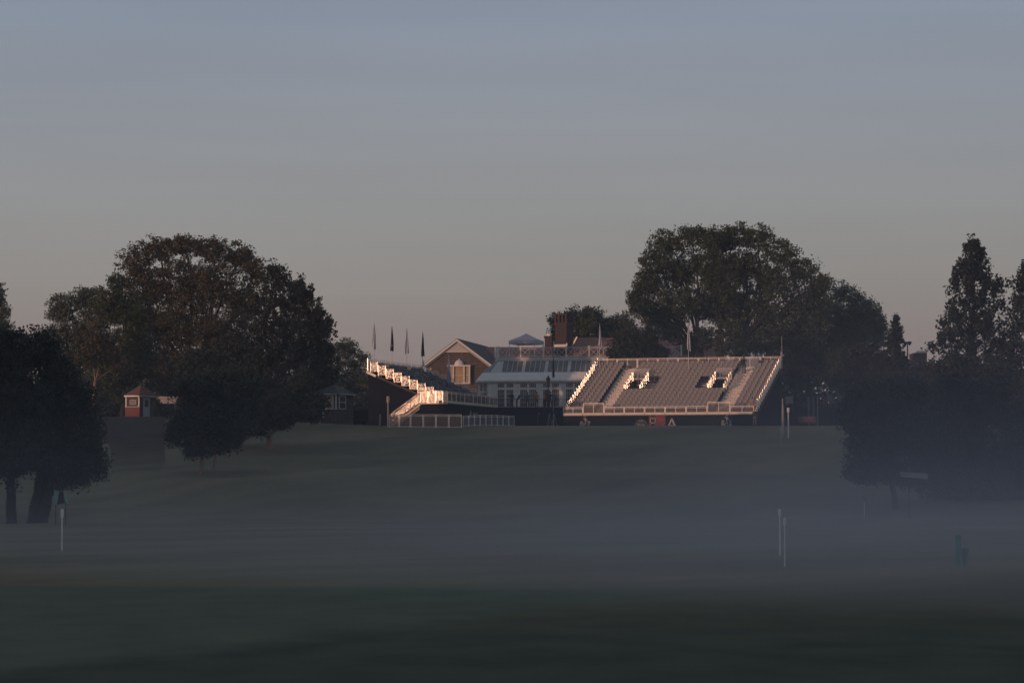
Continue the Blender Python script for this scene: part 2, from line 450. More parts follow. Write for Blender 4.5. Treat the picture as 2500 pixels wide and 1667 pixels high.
def rng_(a, lo, hi, t0=0, t1=1):
    q = n.new('ShaderNodeMapRange'); q.interpolation_type = 'SMOOTHSTEP'
    l.new(a, q.inputs['Value']); q.inputs['From Min'].default_value = lo; q.inputs['From Max'].default_value = hi
    q.inputs['To Min'].default_value = t0; q.inputs['To Max'].default_value = t1; return q.outputs[0]
# a low bank on the valley floor and a thin veil above it, both thicker to the right
low = mth('EXPONENT', mth('MULTIPLY', sp_.outputs['Z'], -1 / 1.5))
veil = mth('EXPONENT', mth('MULTIPLY', sp_.outputs['Z'], -1 / 5.0))
dn = mth('ADD', mth('MULTIPLY', mth('MULTIPLY', low, .0150), rng_(sp_.outputs['Y'], 128, 74, .11, 1)), mth('MULTIPLY', mth('MULTIPLY', veil, .0009), rng_(mth('DIVIDE', sp_.outputs['X'], mth('ADD', sp_.outputs['Y'], 1)), -.04, .14, .35, 3.4)))
dn = mth('MULTIPLY', dn, rng_(mth('ADD', sp_.outputs['Y'], mth('MULTIPLY', sp_.outputs['X'], .9)), 47, 62))
dn = mth('MULTIPLY', dn, rng_(sp_.outputs['Y'], 292, 235))
dn = mth('MULTIPLY', dn, rng_(sp_.outputs['Z'], 16, 9))
dn = mth('MULTIPLY', dn, rng_(mth('DIVIDE', sp_.outputs['X'], mth('ADD', sp_.outputs['Y'], 1)), -.16, .12, .75, .98))
nz = n.new('ShaderNodeTexNoise'); nz.inputs['Scale'].default_value = .035; nz.inputs['Detail'].default_value = 3
mm = n.new('ShaderNodeMapping'); mm.inputs['Scale'].default_value = (1, .8, 5); l.new(g.outputs['Position'], mm.inputs[0]); l.new(mm.outputs[0], nz.inputs['Vector'])
dn = mth('MULTIPLY', dn, rng_(nz.outputs['Fac'], .34, .66, .35, 1.7))
l.new(dn, v.inputs['Density'])

# ------------------------------------------------------------------ trees
rs = np.random.RandomState(11)
def leaf_object(name, cen, size, m, parent, el=1.6, flat=0.0):
    n = len(cen)
    a = rs.normal(size=(n, 3)); a[:, 2] *= (1 - flat); a /= np.linalg.norm(a, axis=1)[:, None]
    b = rs.normal(size=(n, 3)); b[:, 2] *= (1 - flat); b -= (b * a).sum(1)[:, None] * a; b /= np.linalg.norm(b, axis=1)[:, None]
    s = size * rs.uniform(.6, 1.4, size=(n, 1))
    a = a * s * el * .5; b = b * s * .5
    v = np.stack([cen - a, cen + b * .9 - a * .1, cen + a, cen - b * .9 + a * .1], 1).reshape(-1, 3)
    me = bpy.data.meshes.new(name)
    me.vertices.add(n * 4); me.vertices.foreach_set('co', v.astype(np.float32).ravel())
    me.loops.add(n * 4); me.loops.foreach_set('vertex_index', np.arange(n * 4, dtype=np.int32))
    me.polygons.add(n); me.polygons.foreach_set('loop_start', np.arange(0, n * 4, 4, dtype=np.int32))
    me.update(calc_edges=True); me.materials.append(m)
    return obj(name, me, parent)

def limb(mb, p0, p1, r0, r1, sag=.12, segs=4, n=5):
    p0, p1 = Vector(p0), Vector(p1); d = p1 - p0; k = d.length
    off = Vector((random.uniform(-1, 1), random.uniform(-1, 1), random.uniform(.2, 1))) * k * sag
    prev = p0; pr = r0
    for i in range(1, segs + 1):
        t = i / segs
        q = p0 + d * t + off * math.sin(t * math.pi) + Vector((random.uniform(-1, 1), random.uniform(-1, 1), random.uniform(-1, 1))) * k * .02
        if i == segs: q = p1
        r = r0 + (r1 - r0) * t
        mb.tube(prev, q, pr, r, n=n, cap=False); prev, pr = q, r

def broadleaf(label, base, D, lobes, m='leaf', bark='bark', leaf=.2, dens=1.0, tr=.35, name='broadleaf_tree', cat='tree', group=None, fork=.35, stems=1, rc=.75, fill=.5, gaps=.0, trunk_px=None, bark_label=None, extra=None):
    """base: (px, D0) foot of the trunk; lobes: (px,py,rx,ry) in photo pixels at depth D"""
    bx = X(base, D); bz = H(bx, D) - .1
    t = thing(name, label, cat, (bx, D, bz), 0, group)
    k = D / F
    ls = []
    for (px, py, rx, ry) in lobes:
        c = at(px, py, D) - Vector((bx, D, bz)); a, b = rx * k, ry * k
        c.y = random.uniform(-.55, .55) * a
        ls.append((c, a, max(a * .85, b * .6), b))
    cl = []; owner = []
    for li, (c, a, d, b) in enumerate(ls):
        area = (a * b + a * d + b * d)
        nc = int(max(10, area * 9.0 * dens / (rc * rc * 1.6)))
        for i in range(nc):
            v = rs.normal(size=3); v /= np.linalg.norm(v)
            r = rs.uniform(fill, 1.0) if rs.rand() < .85 else rs.uniform(.2, .6)
            r *= 1.0 + .45 * mnoise.noise(Vector(v) * 2.3 + Vector((c.x, c.y, c.z)) * .4)
            cl.append((c.x + v[0] * a * r, c.y + v[1] * d * r, c.z + v[2] * b * r)); owner.append(li)
    cl = np.array(cl)
    leaf *= .84
    cnt = int(27 * (rc / .75) ** 2 * (.2 / leaf) ** 1.45)
    pts = []
    for i, c in enumerate(cl):
        q = cnt * rs.uniform(.5, 1.4); r = rc * rs.uniform(.6, 1.25)
        p = np.clip(rs.normal(size=(int(q), 3)), -1.5, 1.5) * np.array([.5, .5, .34]) * r
        pts.append(c + p)
    pts = np.concatenate(pts)
    pts = pts[pts[:, 2] > .15]
    leaf_object('crown', pts, leaf, M[m], t)
    tb = MB()
    zlo = min(c.z - b for c, a, d, b in ls); ztop = max(c.z + b for c, a, d, b in ls)
    fz = max(1.2, zlo + (ztop - zlo) * fork * .6)
    cx = sum(c.x for c, *_ in ls) / len(ls)
    forks = []
    for s in range(stems):
        fp = Vector((cx * .35 + (s - (stems - 1) / 2) * fz * .22, random.uniform(-.3, .3), fz * random.uniform(.85, 1.1)))
        limb(tb, (s * tr * 1.6 - (stems - 1) * tr * .8, 0, -.3), fp, tr * 1.15, tr * .75, .03, 5, 8); forks.append(fp)
    for li, (c, a, d, b) in enumerate(ls):
        f = min(forks, key=lambda q: abs(q.x - c.x) + random.random() * .5)
        limb(tb, f, c, tr * .36, tr * .10, .10, 5)
        idx = [i for i, o_ in enumerate(owner) if o_ == li]; random.shuffle(idx)
        for i in idx[:max(6, len(idx) // 8)]:
            st = f.lerp(c, random.uniform(.5, 1)); limb(tb, st, Vector(cl[i]), tr * .08, .015, .10, 3, 4)
    if extra: extra(tb, t)
    tb.build('trunk', bark, t)
    return t

def cedar(label, base, D, prof, m='needle', leaf=.17, name='cedar_tree', dens=1.0, tr=.25, cat='tree', group=None, bare=1.0, up=.5, rc=.5, by=None):
    """prof: (py, left px, right px) from tip to lowest branches"""
    bx = X(base, D); bz = H(bx, D) - .1
    t = thing(name, label, cat, (bx, D, bz), 0, group)
    P = [(at(l_, y, D) - Vector((bx, D, bz)), at(r_, y, D) - Vector((bx, D, bz))) for y, l_, r_ in prof]
    zt, zb = P[0][0].z, P[-1][0].z
    tb = MB(); tipx = (P[0][0].x + P[0][1].x) / 2
    n = int((zt - zb) * 26 * dens); cl = []
    def wid(z):
        for (a, b), (c, d) in zip(P, P[1:]):
            if c.z <= z <= a.z:
                q = (a.z - z) / max(1e-6, a.z - c.z); return a.x + (c.x - a.x) * q, b.x + (d.x - b.x) * q
        return P[-1][0].x, P[-1][1].x
    lobe = [(random.uniform(zb, zt), random.uniform(0, 6.28)) for _ in range(60)]
    for i in range(n):
        u = rs.rand(); 
        z = zb + (zt - zb) * (1 - u ** .75)
        lx, rx = wid(z); cxz = (lx + rx) / 2; hw = (rx - lx) / 2 * 1.12
        ang = rs.uniform(0, 6.28)
        bumpy = .84 + .16 * math.sin(ang * 3 + z * 1.9) * math.sin(z * 1.3 + ang) + .46 * mnoise.noise(Vector((math.cos(ang) * 2.2, math.sin(ang) * 2.2, z * .95 + bx)))
        r = hw * min(1.22, bumpy) * (rs.uniform(.55, 1) if rs.rand() < .8 else rs.uniform(.1, .6))
        p = Vector((cxz + r * math.cos(ang), r * math.sin(ang) * .9, z + up * r * .25))
        cl.append(p)
        if rs.rand() < .22: limb(tb, (tipx * z / zt, 0, max(.5, z - r * .5)), p, .05 + r * .012, .012, .05, 3, 4)
    for k in range(9): cl.append(Vector((tipx + random.uniform(-.12, .12) * k * .5, random.uniform(-.1, .1) * k, zt + .25 - k * .32)))
    cnt = int(34 * (rc / .5) ** 2 * (.17 / leaf) ** 1.3)
    pts = []
    for c in cl:
        q = int(cnt * rs.uniform(.6, 1.3)); p = np.clip(rs.normal(size=(q, 3)), -1.6, 1.6) * np.array([.42, .42, .55]) * rc * rs.uniform(.6, 1.2)
        o = np.array(c); dirv = np.array([c.x - tipx * c.z / zt, c.y, 0]); 
        p += np.abs(p[:, 2:3]) * dirv / (np.linalg.norm(dirv) + .01) * .3
        pts.append(o + p)
    pts = np.concatenate(pts); pts = pts[pts[:, 2] > .1]
    leaf_object('crown', pts, leaf, M[m], t, 2.0)
    limb(tb, (0, 0, -.3), (tipx, 0, zt * .98), tr, .03, .01, 8, 8)
    tb.build('trunk', 'bark', t)
    return t

# --- left group
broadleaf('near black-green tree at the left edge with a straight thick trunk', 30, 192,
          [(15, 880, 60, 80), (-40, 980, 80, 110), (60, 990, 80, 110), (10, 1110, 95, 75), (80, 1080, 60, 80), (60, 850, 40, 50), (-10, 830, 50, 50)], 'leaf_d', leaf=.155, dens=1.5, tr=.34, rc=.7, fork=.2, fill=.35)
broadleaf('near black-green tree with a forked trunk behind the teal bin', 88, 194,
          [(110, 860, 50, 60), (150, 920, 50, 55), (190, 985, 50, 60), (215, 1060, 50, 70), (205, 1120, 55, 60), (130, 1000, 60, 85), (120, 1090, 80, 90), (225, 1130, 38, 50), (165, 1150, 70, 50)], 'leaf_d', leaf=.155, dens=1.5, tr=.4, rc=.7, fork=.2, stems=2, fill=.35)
cedar('grey-green tree at the far left rim rising above the near trees', -10, 335,
      [(705, -8, 0), (760, -60, 26), (820, -80, 48), (900, -90, 75), (1010, -90, 90)], 'leaf_g', name='broadleaf_tree', up=.1, dens=.7, rc=.7)
broadleaf('flat-topped airy tree between the left rim and the brown oak', 190, 330,
          [(165, 742, 42, 24), (215, 722, 45, 24), (150, 770, 35, 26), (240, 770, 55, 45), (180, 820, 65, 50), (240, 860, 65, 55), (160, 890, 60, 45), (120, 835, 30, 30), (200, 950, 80, 50)],
          'leaf_g', leaf=.19, dens=.85, tr=.3, rc=.6)
def bare_arm(tb, t):
    pass
broadleaf('slender tree with pale sunlit forking trunk left of the ticket hut', 222, 320,
          [(235, 820, 35, 35), (262, 850, 40, 40), (215, 870, 40, 35), (290, 890, 36, 30)], 'leaf_o', 'bark_lit', leaf=.19, dens=.55, tr=.24, rc=.6, fork=.0)
broadleaf('green tree with a narrow top at the left shoulder of the brown oak', 300, 326,
          [(283, 690, 22, 28), (272, 740, 42, 45), (310, 760, 50, 60), (330, 850, 60, 70), (280, 920, 60, 60)], 'leaf', leaf=.2, dens=1.0, tr=.3, rc=.6)
broadleaf('huge spreading brown-tinged oak, tallest of the left trees', 470, 348,
          [(335, 640, 42, 38), (392, 612, 48, 34), (455, 603, 48, 30), (520, 612, 46, 34), (585, 628, 46, 38), (628, 668, 34, 40), (350, 700, 58, 55), (430, 700, 70, 65), (520, 700, 75, 60), (600, 740, 60, 60),
           (370, 800, 75, 65), (460, 800, 85, 70), (560, 820, 80, 65), (340, 880, 60, 55), (420, 900, 80, 60), (510, 920, 85, 60), (610, 900, 60, 60)],
          'leaf_o', leaf=.2, dens=.82, tr=.65, rc=.72, fork=.3, stems=2)
cedar('dark cedar with a ragged tip just right of the brown oak', 655, 304,
      [(650, 662, 676), (668, 648, 700), (700, 636, 722), (760, 610, 730), (860, 590, 730), (960, 580, 745), (1045, 590, 730)], 'needle', dens=1.3, tr=.3, rc=.55)
cedar('tall dark cedar with the stepped right edge among the left trees', 722, 313,
      [(684, 728, 744), (700, 712, 762), (740, 700, 778), (790, 684, 796), (860, 680, 808), (950, 680, 808), (1030, 690, 800)], 'needle', dens=1.3, tr=.25, rc=.55)
cedar('shorter dark cedar stepping down toward the grandstand', 790, 318,
      [(758, 776, 788), (780, 764, 802), (820, 752, 816), (860, 745, 824), (930, 745, 822), (1015, 755, 815)], 'needle', dens=1.3, tr=.2, rc=.5)
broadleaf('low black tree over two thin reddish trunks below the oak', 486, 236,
          [(452, 1030, 34, 50), (425, 1060, 22, 34), (560, 940, 60, 50), (480, 950, 60, 45), (505, 1020, 55, 66), (560, 1010, 60, 80), (545, 1075, 46, 30), (472, 1092, 30, 26), (510, 1098, 26, 18), (600, 980, 45, 60)], 'leaf_d', 'bark_lit', leaf=.17, dens=1.5, tr=.16, rc=.55, fork=.15, fill=.35)
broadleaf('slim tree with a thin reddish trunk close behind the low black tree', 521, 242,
          [(520, 1000, 50, 60), (580, 1040, 45, 40), (560, 960, 50, 50), (530, 1060, 50, 40)], 'leaf_d', 'bark_lit', leaf=.18, dens=1.2, tr=.12, rc=.55, fork=.15)
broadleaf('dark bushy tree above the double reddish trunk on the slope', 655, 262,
          [(770, 985, 34, 34), (640, 970, 60, 50), (620, 1040, 40, 25), (690, 1010, 50, 30), (755, 1000, 40, 30), (590, 960, 45, 50), (600, 1020, 46, 34), (570, 1060, 30, 24), (700, 990, 55, 45), (610, 1010, 45, 35), (740, 950, 45, 50), (660, 1020, 50, 25)], 'leaf_d', 'bark_lit', leaf=.18, dens=1.4, tr=.2, rc=.55, stems=2, fork=.1)
broadleaf('light feathery tree left of the small grandstand flags', 855, 338,
          [(845, 850, 36, 26), (880, 880, 24, 26), (825, 880, 38, 34), (865, 915, 36, 34), (820, 940, 45, 40), (895, 935, 25, 30), (850, 975, 60, 40)], 'leaf_g', leaf=.17, dens=.75, tr=.25, rc=.5)
broadleaf('deep dark tree standing between the brown oak and the low black tree', 540, 306,
          [(480, 900, 60, 60), (560, 880, 60, 60), (520, 950, 70, 55), (620, 900, 55, 60), (590, 970, 60, 45), (470, 960, 40, 40)], 'leaf_d', leaf=.19, dens=1.3, tr=.35, rc=.65, fork=.15)
# --- centre behind the clubhouse
broadleaf('rounded green tree right behind the tall chimney', 1430, 376,
          [(1362, 790, 26, 30), (1400, 778, 34, 26), (1440, 776, 38, 26), (1480, 800, 40, 30), (1520, 795, 36, 32), (1425, 815, 55, 40), (1500, 835, 55, 40), (1370, 825, 30, 28)], 'leaf', leaf=.2, dens=1.1, tr=.4, rc=.7)
broadleaf('dense dark tree spilling over the balustrade beside the brown roof', 1560, 322,
          [(1530, 835, 42, 34), (1575, 832, 40, 38), (1505, 858, 28, 22), (1610, 860, 26, 22), (1560, 862, 60, 22)], 'leaf_d', leaf=.17, dens=1.5, tr=.25, rc=.5, fill=.3)
# --- big elm
broadleaf('giant round-headed elm towering over the large grandstand', 1755, 336,
          [(1630, 590, 46, 32), (1688, 578, 42, 28), (1735, 590, 40, 34), (1795, 572, 42, 32), (1850, 580, 44, 36), (1905, 622, 44, 38), (1958, 662, 42, 38), (1990, 700, 28, 28),
           (1600, 640, 46, 40), (1560, 720, 26, 24), (1585, 700, 42, 36), (1600, 765, 44, 36), (1660, 660, 56, 50), (1740, 650, 60, 48), (1820, 650, 62, 50), (1890, 690, 56, 48), (1955, 735, 46, 42),
           (1660, 740, 62, 50), (1740, 740, 62, 50), (1830, 745, 66, 50), (1640, 812, 34, 26), (1765, 592, 40, 32), (1768, 690, 64, 60), (1765, 750, 60, 50), (2008, 690, 24, 30), (1552, 738, 26, 26), (1575, 690, 34, 34), (1900, 780, 56, 44), (1790, 810, 48, 34), (2000, 740, 30, 34), (1975, 790, 48, 40), (1930, 830, 50, 36), (1690, 845, 44, 22), (1800, 850, 60, 24), (1620, 790, 50, 36), (1560, 750, 34, 26), (1860, 830, 60, 36), (1720, 820, 38, 24)],
          'leaf', leaf=.19, dens=.78, tr=.55, rc=.66, fork=.25, stems=3)
broadleaf('grey-green fan-shaped tree right of the giant elm', 2065, 346,
          [(2062, 716, 40, 30), (1990, 770, 45, 40), (1960, 830, 50, 45), (2050, 840, 60, 45), (2140, 800, 34, 50), (2110, 770, 50, 40), (2080, 800, 60, 50), (2100, 745, 38, 32), (2030, 760, 38, 38), (2075, 780, 50, 45), (2130, 790, 36, 36), (2010, 815, 42, 45), (2100, 835, 55, 42), (2150, 820, 22, 26)], 'leaf_g', leaf=.18, dens=.75, tr=.3, rc=.55, stems=2)
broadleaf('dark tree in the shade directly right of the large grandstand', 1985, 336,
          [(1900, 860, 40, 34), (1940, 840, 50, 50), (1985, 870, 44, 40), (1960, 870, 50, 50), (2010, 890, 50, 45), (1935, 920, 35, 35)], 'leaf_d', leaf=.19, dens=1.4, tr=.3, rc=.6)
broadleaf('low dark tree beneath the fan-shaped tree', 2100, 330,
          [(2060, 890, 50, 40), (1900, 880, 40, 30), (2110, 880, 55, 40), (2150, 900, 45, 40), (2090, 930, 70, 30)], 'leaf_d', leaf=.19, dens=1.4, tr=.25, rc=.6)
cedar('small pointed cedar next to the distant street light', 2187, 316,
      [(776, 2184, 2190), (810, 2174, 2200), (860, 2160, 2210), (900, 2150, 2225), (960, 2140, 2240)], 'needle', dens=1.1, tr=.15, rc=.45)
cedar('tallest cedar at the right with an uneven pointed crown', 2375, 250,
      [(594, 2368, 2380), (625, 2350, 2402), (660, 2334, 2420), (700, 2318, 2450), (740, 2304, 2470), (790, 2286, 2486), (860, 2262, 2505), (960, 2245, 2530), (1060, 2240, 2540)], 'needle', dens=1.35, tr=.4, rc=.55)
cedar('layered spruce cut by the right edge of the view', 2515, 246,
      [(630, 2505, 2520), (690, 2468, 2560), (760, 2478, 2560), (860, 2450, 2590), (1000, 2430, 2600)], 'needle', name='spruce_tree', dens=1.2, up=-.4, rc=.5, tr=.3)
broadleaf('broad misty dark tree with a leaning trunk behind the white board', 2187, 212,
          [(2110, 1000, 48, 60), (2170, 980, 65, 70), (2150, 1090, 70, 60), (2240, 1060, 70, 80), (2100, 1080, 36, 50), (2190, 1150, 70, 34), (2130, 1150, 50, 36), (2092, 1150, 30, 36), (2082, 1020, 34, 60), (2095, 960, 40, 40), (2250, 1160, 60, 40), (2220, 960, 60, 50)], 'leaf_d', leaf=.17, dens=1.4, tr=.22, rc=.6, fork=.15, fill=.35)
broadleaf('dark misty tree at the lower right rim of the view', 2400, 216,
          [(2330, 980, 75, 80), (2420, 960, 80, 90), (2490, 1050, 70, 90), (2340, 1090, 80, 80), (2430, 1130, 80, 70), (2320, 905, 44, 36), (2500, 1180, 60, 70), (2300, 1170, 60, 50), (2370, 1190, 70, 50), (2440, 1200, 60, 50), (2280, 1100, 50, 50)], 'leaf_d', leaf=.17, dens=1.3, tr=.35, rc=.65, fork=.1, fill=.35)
# distant wood that closes the gaps below the crowns
pts = []
for x0, x1, ptop in ((-140, 905, 930), (1770, 2560, 918)):
    for i in range(1600 if x0 < 0 else 1400):
        D = random.uniform(365, 398); px = random.uniform(x0, x1)
        zt = Z(ptop + 22 * math.sin(px * .03) + 14 * math.sin(px * .011), D); x = X(px, D); z0 = H(x, D)
        z = random.uniform(z0, zt)
        pts.append(np.array([x, D, z]) + rs.normal(size=(26, 3)) * .75)
leaf_object('woodland', np.concatenate(pts), .34, M['leaf_d'], None)['kind'] = 'stuff'

def shrub(label, px, D, lobes, m='leaf_d', group=None):
    bx = X(px, D); bz = H(bx, D); t = thing('shrub', label, 'shrub', (bx, D, bz), 0, group)
    pts = []; tb = MB()
    for (lx, ly, rx, ry) in lobes:
        c = at(lx, ly, D) - Vector((bx, D, bz)); k = D / F
        for i in range(int(40 + rx * ry * .12)):
            v = rs.normal(size=3); v /= np.linalg.norm(v); v *= rs.uniform(.3, 1)
            p = np.array([c.x + v[0] * rx * k, v[1] * rx * k * .8, c.z + v[2] * ry * k])
            pts.append(p + rs.normal(size=(26, 3)) * .16)
            if i % 6 == 0: limb(tb, (0, 0, -.05), p, .02, .006, .1, 3, 4)
    p = np.concatenate(pts); p = p[p[:, 2] > 0]
    leaf_object('foliage', p, .12, M[m], t); tb.build('stem', 'bark', t); return t
shrub('dark shrub between the ticket hut and the white canopy', 395, 309, [(386, 996, 9, 22), (405, 1004, 24, 14), (425, 1010, 20, 10)])
shrub('leafy shrub in front of the white canopy, its tips lit', 445, 305, [(450, 992, 12, 14), (465, 1004, 22, 18), (450, 1010, 20, 14), (490, 995, 18, 16)])
shrub('tall wild bush on the bank below the ticket hut', 430, 280, [(435, 1045, 20, 30), (450, 1075, 24, 28), (428, 1090, 18, 22)], 'leaf_d')
shrub('low bush at the bend of the slope left of the shingled hut', 700, 300, [(700, 1015, 26, 16), (735, 1022, 22, 12)])

# ------------------------------------------------------------------ grandstands
def picket_panel(mb, p0, p1, h, n=6, post=.055, r=.020, base=0.0, posts=True):
    """upright panel of round bars between p0 and p1 (foot points)"""
    p0, p1 = Vector(p0), Vector(p1); up = Vector((0, 0, h))
    if posts:
        for p in (p0, p1): mb.tube(p, p + up, post * .62, n=10)
    mb.tube(p0 + up, p1 + up, .024, n=8)
    b0, b1 = p0 + Vector((0, 0, base)), p1 + Vector((0, 0, base)); mb.bar(b0, b1, .035)
    for i in range(1, n + 1):
        q = b0.lerp(b1, i / (n + 1)); t = (p0 + up).lerp(p1 + up, i / (n + 1)); mb.tube(q, t, r, n=8, cap=False)

def rail_section(parent, p0, p1, h, clips=True, mid=True, bottom=.1, tan_strip=0.0, gm='glass_p', name='railing_panel', m='rail'):
    p0, p1 = Vector(p0), Vector(p1); d = (p1 - p0); up = Vector((0, 0, 1)); e = d.normalized() * .05
    f = MB(); a, b = p0 + e, p1 - e
    for p in (a, b): f.bar(p, p + up * h, .06)
    f.bar(a + up * h, b + up * h, .05, .05); f.bar(a + up * (h - .13), b + up * (h - .13), .03)
    f.bar(a + up * bottom, b + up * bottom, .03)
    if mid:
        c = (a + b) / 2; f.bar(c, c + up * h, .045)
    if clips:
        for i in range(8 if mid else 4):
            q = a.lerp(b, (i + .5) / (8 if mid else 4))
            for zz in ((h - .17,) if tan_strip else (h - .17, bottom + .05)): f.ball(q + up * zz, .035, 4)
    o = f.build(name, m, parent)
    g = MB(); nrm = d.cross(up).normalized() * .006
    g.prism([a + up * (bottom + .03), b + up * (bottom + .03), b + up * (h - .16), a + up * (h - .16)], nrm)
    g.build('glass_panel', gm, o)
    if tan_strip:
        tb = MB(); tb.prism([a + nrm * 6, b + nrm * 6, b + nrm * 6 + up * tan_strip, a + nrm * 6 + up * tan_strip], nrm * 4); tb.build('tan_glow_strip', 'tan_strip', o)  # pale tan strip stands in for the sunlit deck glowing under the glass
    return o

def seat_mesh(m):
    b = MB(); n = 5
    # curved shell: pan, then back with a rounded top
    prof = [(.00, .40), (.10, .43), (.34, .41), (.42, .47), (.455, .62), (.47, .78), (.465, .815)]
    wid = [.22, .245, .25, .25, .252, .245, .20]
    vs = []
    for (y, z), w in zip(prof, wid):
        for i in range(n + 1):
            u = -1 + 2 * i / n; vs.append((u * w, y - .035 * u * u * (1 if z > .45 else 0), z + .02 * u * u * (1 if z < .45 else 0)))
    fs = [(j * (n + 1) + i, j * (n + 1) + i + 1, (j + 1) * (n + 1) + i + 1, (j + 1) * (n + 1) + i) for j in range(len(prof) - 1) for i in range(n)]
    b.add(vs, fs); k = len(vs)
    b.add([(x, y + .025, z - .02) for x, y, z in vs], [f[::-1] for f in fs])
    b.box(-.03, .03, .2, .3, .0, .40)
    return b.mesh('seat', M[m])

def grandstand(label, origin, rz, U, rows, rise, run, hd, walk, blocks, aisles, voms, smallst, seat_m, front, endh=1.0, back_n=9, front_h=.8, name='grandstand', npick=5, skirts=True, tilt_end=True):
    t = thing(name, label, 'grandstand', origin, rz)
    def tz(r): return hd + r * rise
    def v0(r): return walk + (r - 1) * run
    def open_(r, u):
        return any(a <= u <= b and r0 <= r <= r1 for a, b, r0, r1 in voms)
    # decks and tiers
    dk = MB(); dk.box(0, U, 0, walk, hd - .08, hd); ri = MB()
    for r in range(1, rows + 1):
        segs = [0.0]
        for a, b, r0, r1 in voms:
            if r0 <= r <= r1: segs += [a, b]
        segs.append(U)
        for a, b in zip(segs[::2], segs[1::2]):
            dk.box(a, b, v0(r), v0(r) + run, tz(r) - .05, tz(r)); ri.box(a, b, v0(r) - .012, v0(r) - .002, tz(r) - rise, tz(r) - .052)
    dk.box(0, U, v0(rows + 1), v0(rows + 1) + .9, tz(rows) - .06, tz(rows) - .003)
    VB = v0(rows + 1) + .15
    dk.build('tiers', 'tread', t); ri.build('risers', 'riser', t)
    # seats: nearest rows one by one, the rest as one mass
    sme = seat_mesh(seat_m); spots = []
    for r in range(1, rows + 1):
        for a, b, n in blocks:
            p = (b - a) / n
            for i in range(n):
                u = a + p * (i + .5)
                if any(q0 - .1 <= u <= q1 + .1 and r0 <= r <= r1 for q0, q1, r0, r1 in voms + smallst): continue
                spots.append((u, v0(r) + .22, tz(r)))
    for (u, v, z) in spots[:100]: obj('seat', sme, t, loc=(u, v, z))
    rest = MB(); sv = [tuple(x.co) for x in sme.vertices]; sf = [tuple(p.vertices) for p in sme.polygons]
    for (u, v, z) in spots[100:]: rest.add([(x + u, y + v, q + z) for x, y, q in sv], sf)
    if spots[100:]: rest.build('seat_rows', seat_m, t, kind='stuff')
    # aisle steps (half steps) with handrails in the middle
    for a, b in aisles:
        st = MB()
        for r in range(1, rows + 1):
            st.box(a + .04, b - .04, v0(r) - run * .5, v0(r) + .0, tz(r) - rise * .5 - .045, tz(r) - rise * .5 + .0)
            st.box(a + .04, b - .04, v0(r) - run * .5 - .03, v0(r) - run * .5 + .02, tz(r) - rise * .5 - .02, tz(r) - rise * .5 + .012)
            st.box(a + .04, b - .04, v0(r) - .03, v0(r) + .03, tz(r) - .03, tz(r) + .012)
            st.box(a + .06, b - .06, v0(r) - run * .5 - .015, v0(r) - run * .5 - .005, tz(r) - rise, tz(r) - rise * .5 - .05)
            st.box(a + .06, b - .06, v0(r) - .028, v0(r) - .018, tz(r) - rise * .5 + .014, tz(r) - .035)
        st.build('aisle_steps', 'step', t)
        for r in range(1, rows - 1, 2):
            hr = MB(); um = (a + b) / 2
            A, B = Vector((um, v0(r) + .2, tz(r))), Vector((um, v0(r + 1) + .15, tz(r + 1)))
            for p in (A, B): hr.tube(p, p + Vector((0, 0, .95)), .022)
            for q in (.95, .5): hr.tube(A + Vector((0, 0, q)), B + Vector((0, 0, q)), .022)
            hr.build('handrail', 'handrail', t)
    # ends: one panel of bars per row
    for u in (0.03, U - .03):
        for r in range(1, rows + 1):
            pm = MB(); picket_panel(pm, (u, v0(r) + .01, tz(r) - .1), (u, v0(r) + run - .06, tz(r) - .1), endh, npick); pm.build('end_panel', 'alu', t)
        pm = MB(); pm.tube((u, VB + .1, tz(rows) - .3), (u, VB + .1, tz(rows) + 1.25), .055, n=10); pm.build('corner_post', 'alu', t)
    # back railing
    for i in range(back_n):
        rail_section(t, (U * i / back_n, VB, tz(rows)), (U * (i + 1) / back_n, VB, tz(rows)), 1.15)
    # front railing
    for a, b, h, mid in front:
        rail_section(t, (a, .0, hd), (b, .0, hd), h, mid=mid, tan_strip=.22, bottom=.04)
    # vomitories
    for a, b, r0, r1 in voms:
        for u in (a, b):
            for r in range(r0, r1 + 1):
                pm = MB(); picket_panel(pm, (u, v0(r), tz(r) - .05), (u, v0(r) + run - .08, tz(r) - .05), .95, 5); pm.build('entry_panel', 'alu', t)
        pm = MB(); vb = v0(r1 + 1); picket_panel(pm, (a + .04, vb + .03, tz(r1 + 1)), (b - .04, vb + .03, tz(r1 + 1)), .9, 14); pm.bar((a, vb, tz(r1 + 1) - .12), (b, vb, tz(r1 + 1) - .12), .12, .16); pm.build('entry_guard', 'rail', t)
        wl = MB(); zf = .25
        for u in (a + .01, b - .05): wl.prism([(u, v0(r0), zf), (u, vb, zf), (u, vb, tz(r1) - .08), (u, v0(r0), tz(r0) - .08)], (.04, 0, 0))
        wl.box(a, b, vb + .05, vb + .09, zf, tz(r1) - .08); wl.build('entry_wall', 'black', t)
        fl = MB(); fl.box(a + .06, b - .06, v0(r0) - .2, vb, tz(r0) - .48, tz(r0) - .40); fl.build('entry_floor', 'tread', t)
    for a, b, r0, r1 in smallst:
        st = MB()
        for r in range(r0, r1 + 1): st.box(a + .05, b - .05, v0(r) - run * .5, v0(r), tz(r) - rise * .5 - .045, tz(r) - rise * .5); st.box(a + .05, b - .05, v0(r) - .03, v0(r) + .03, tz(r) - .03, tz(r) + .012)
        st.build('side_steps', 'step', t)
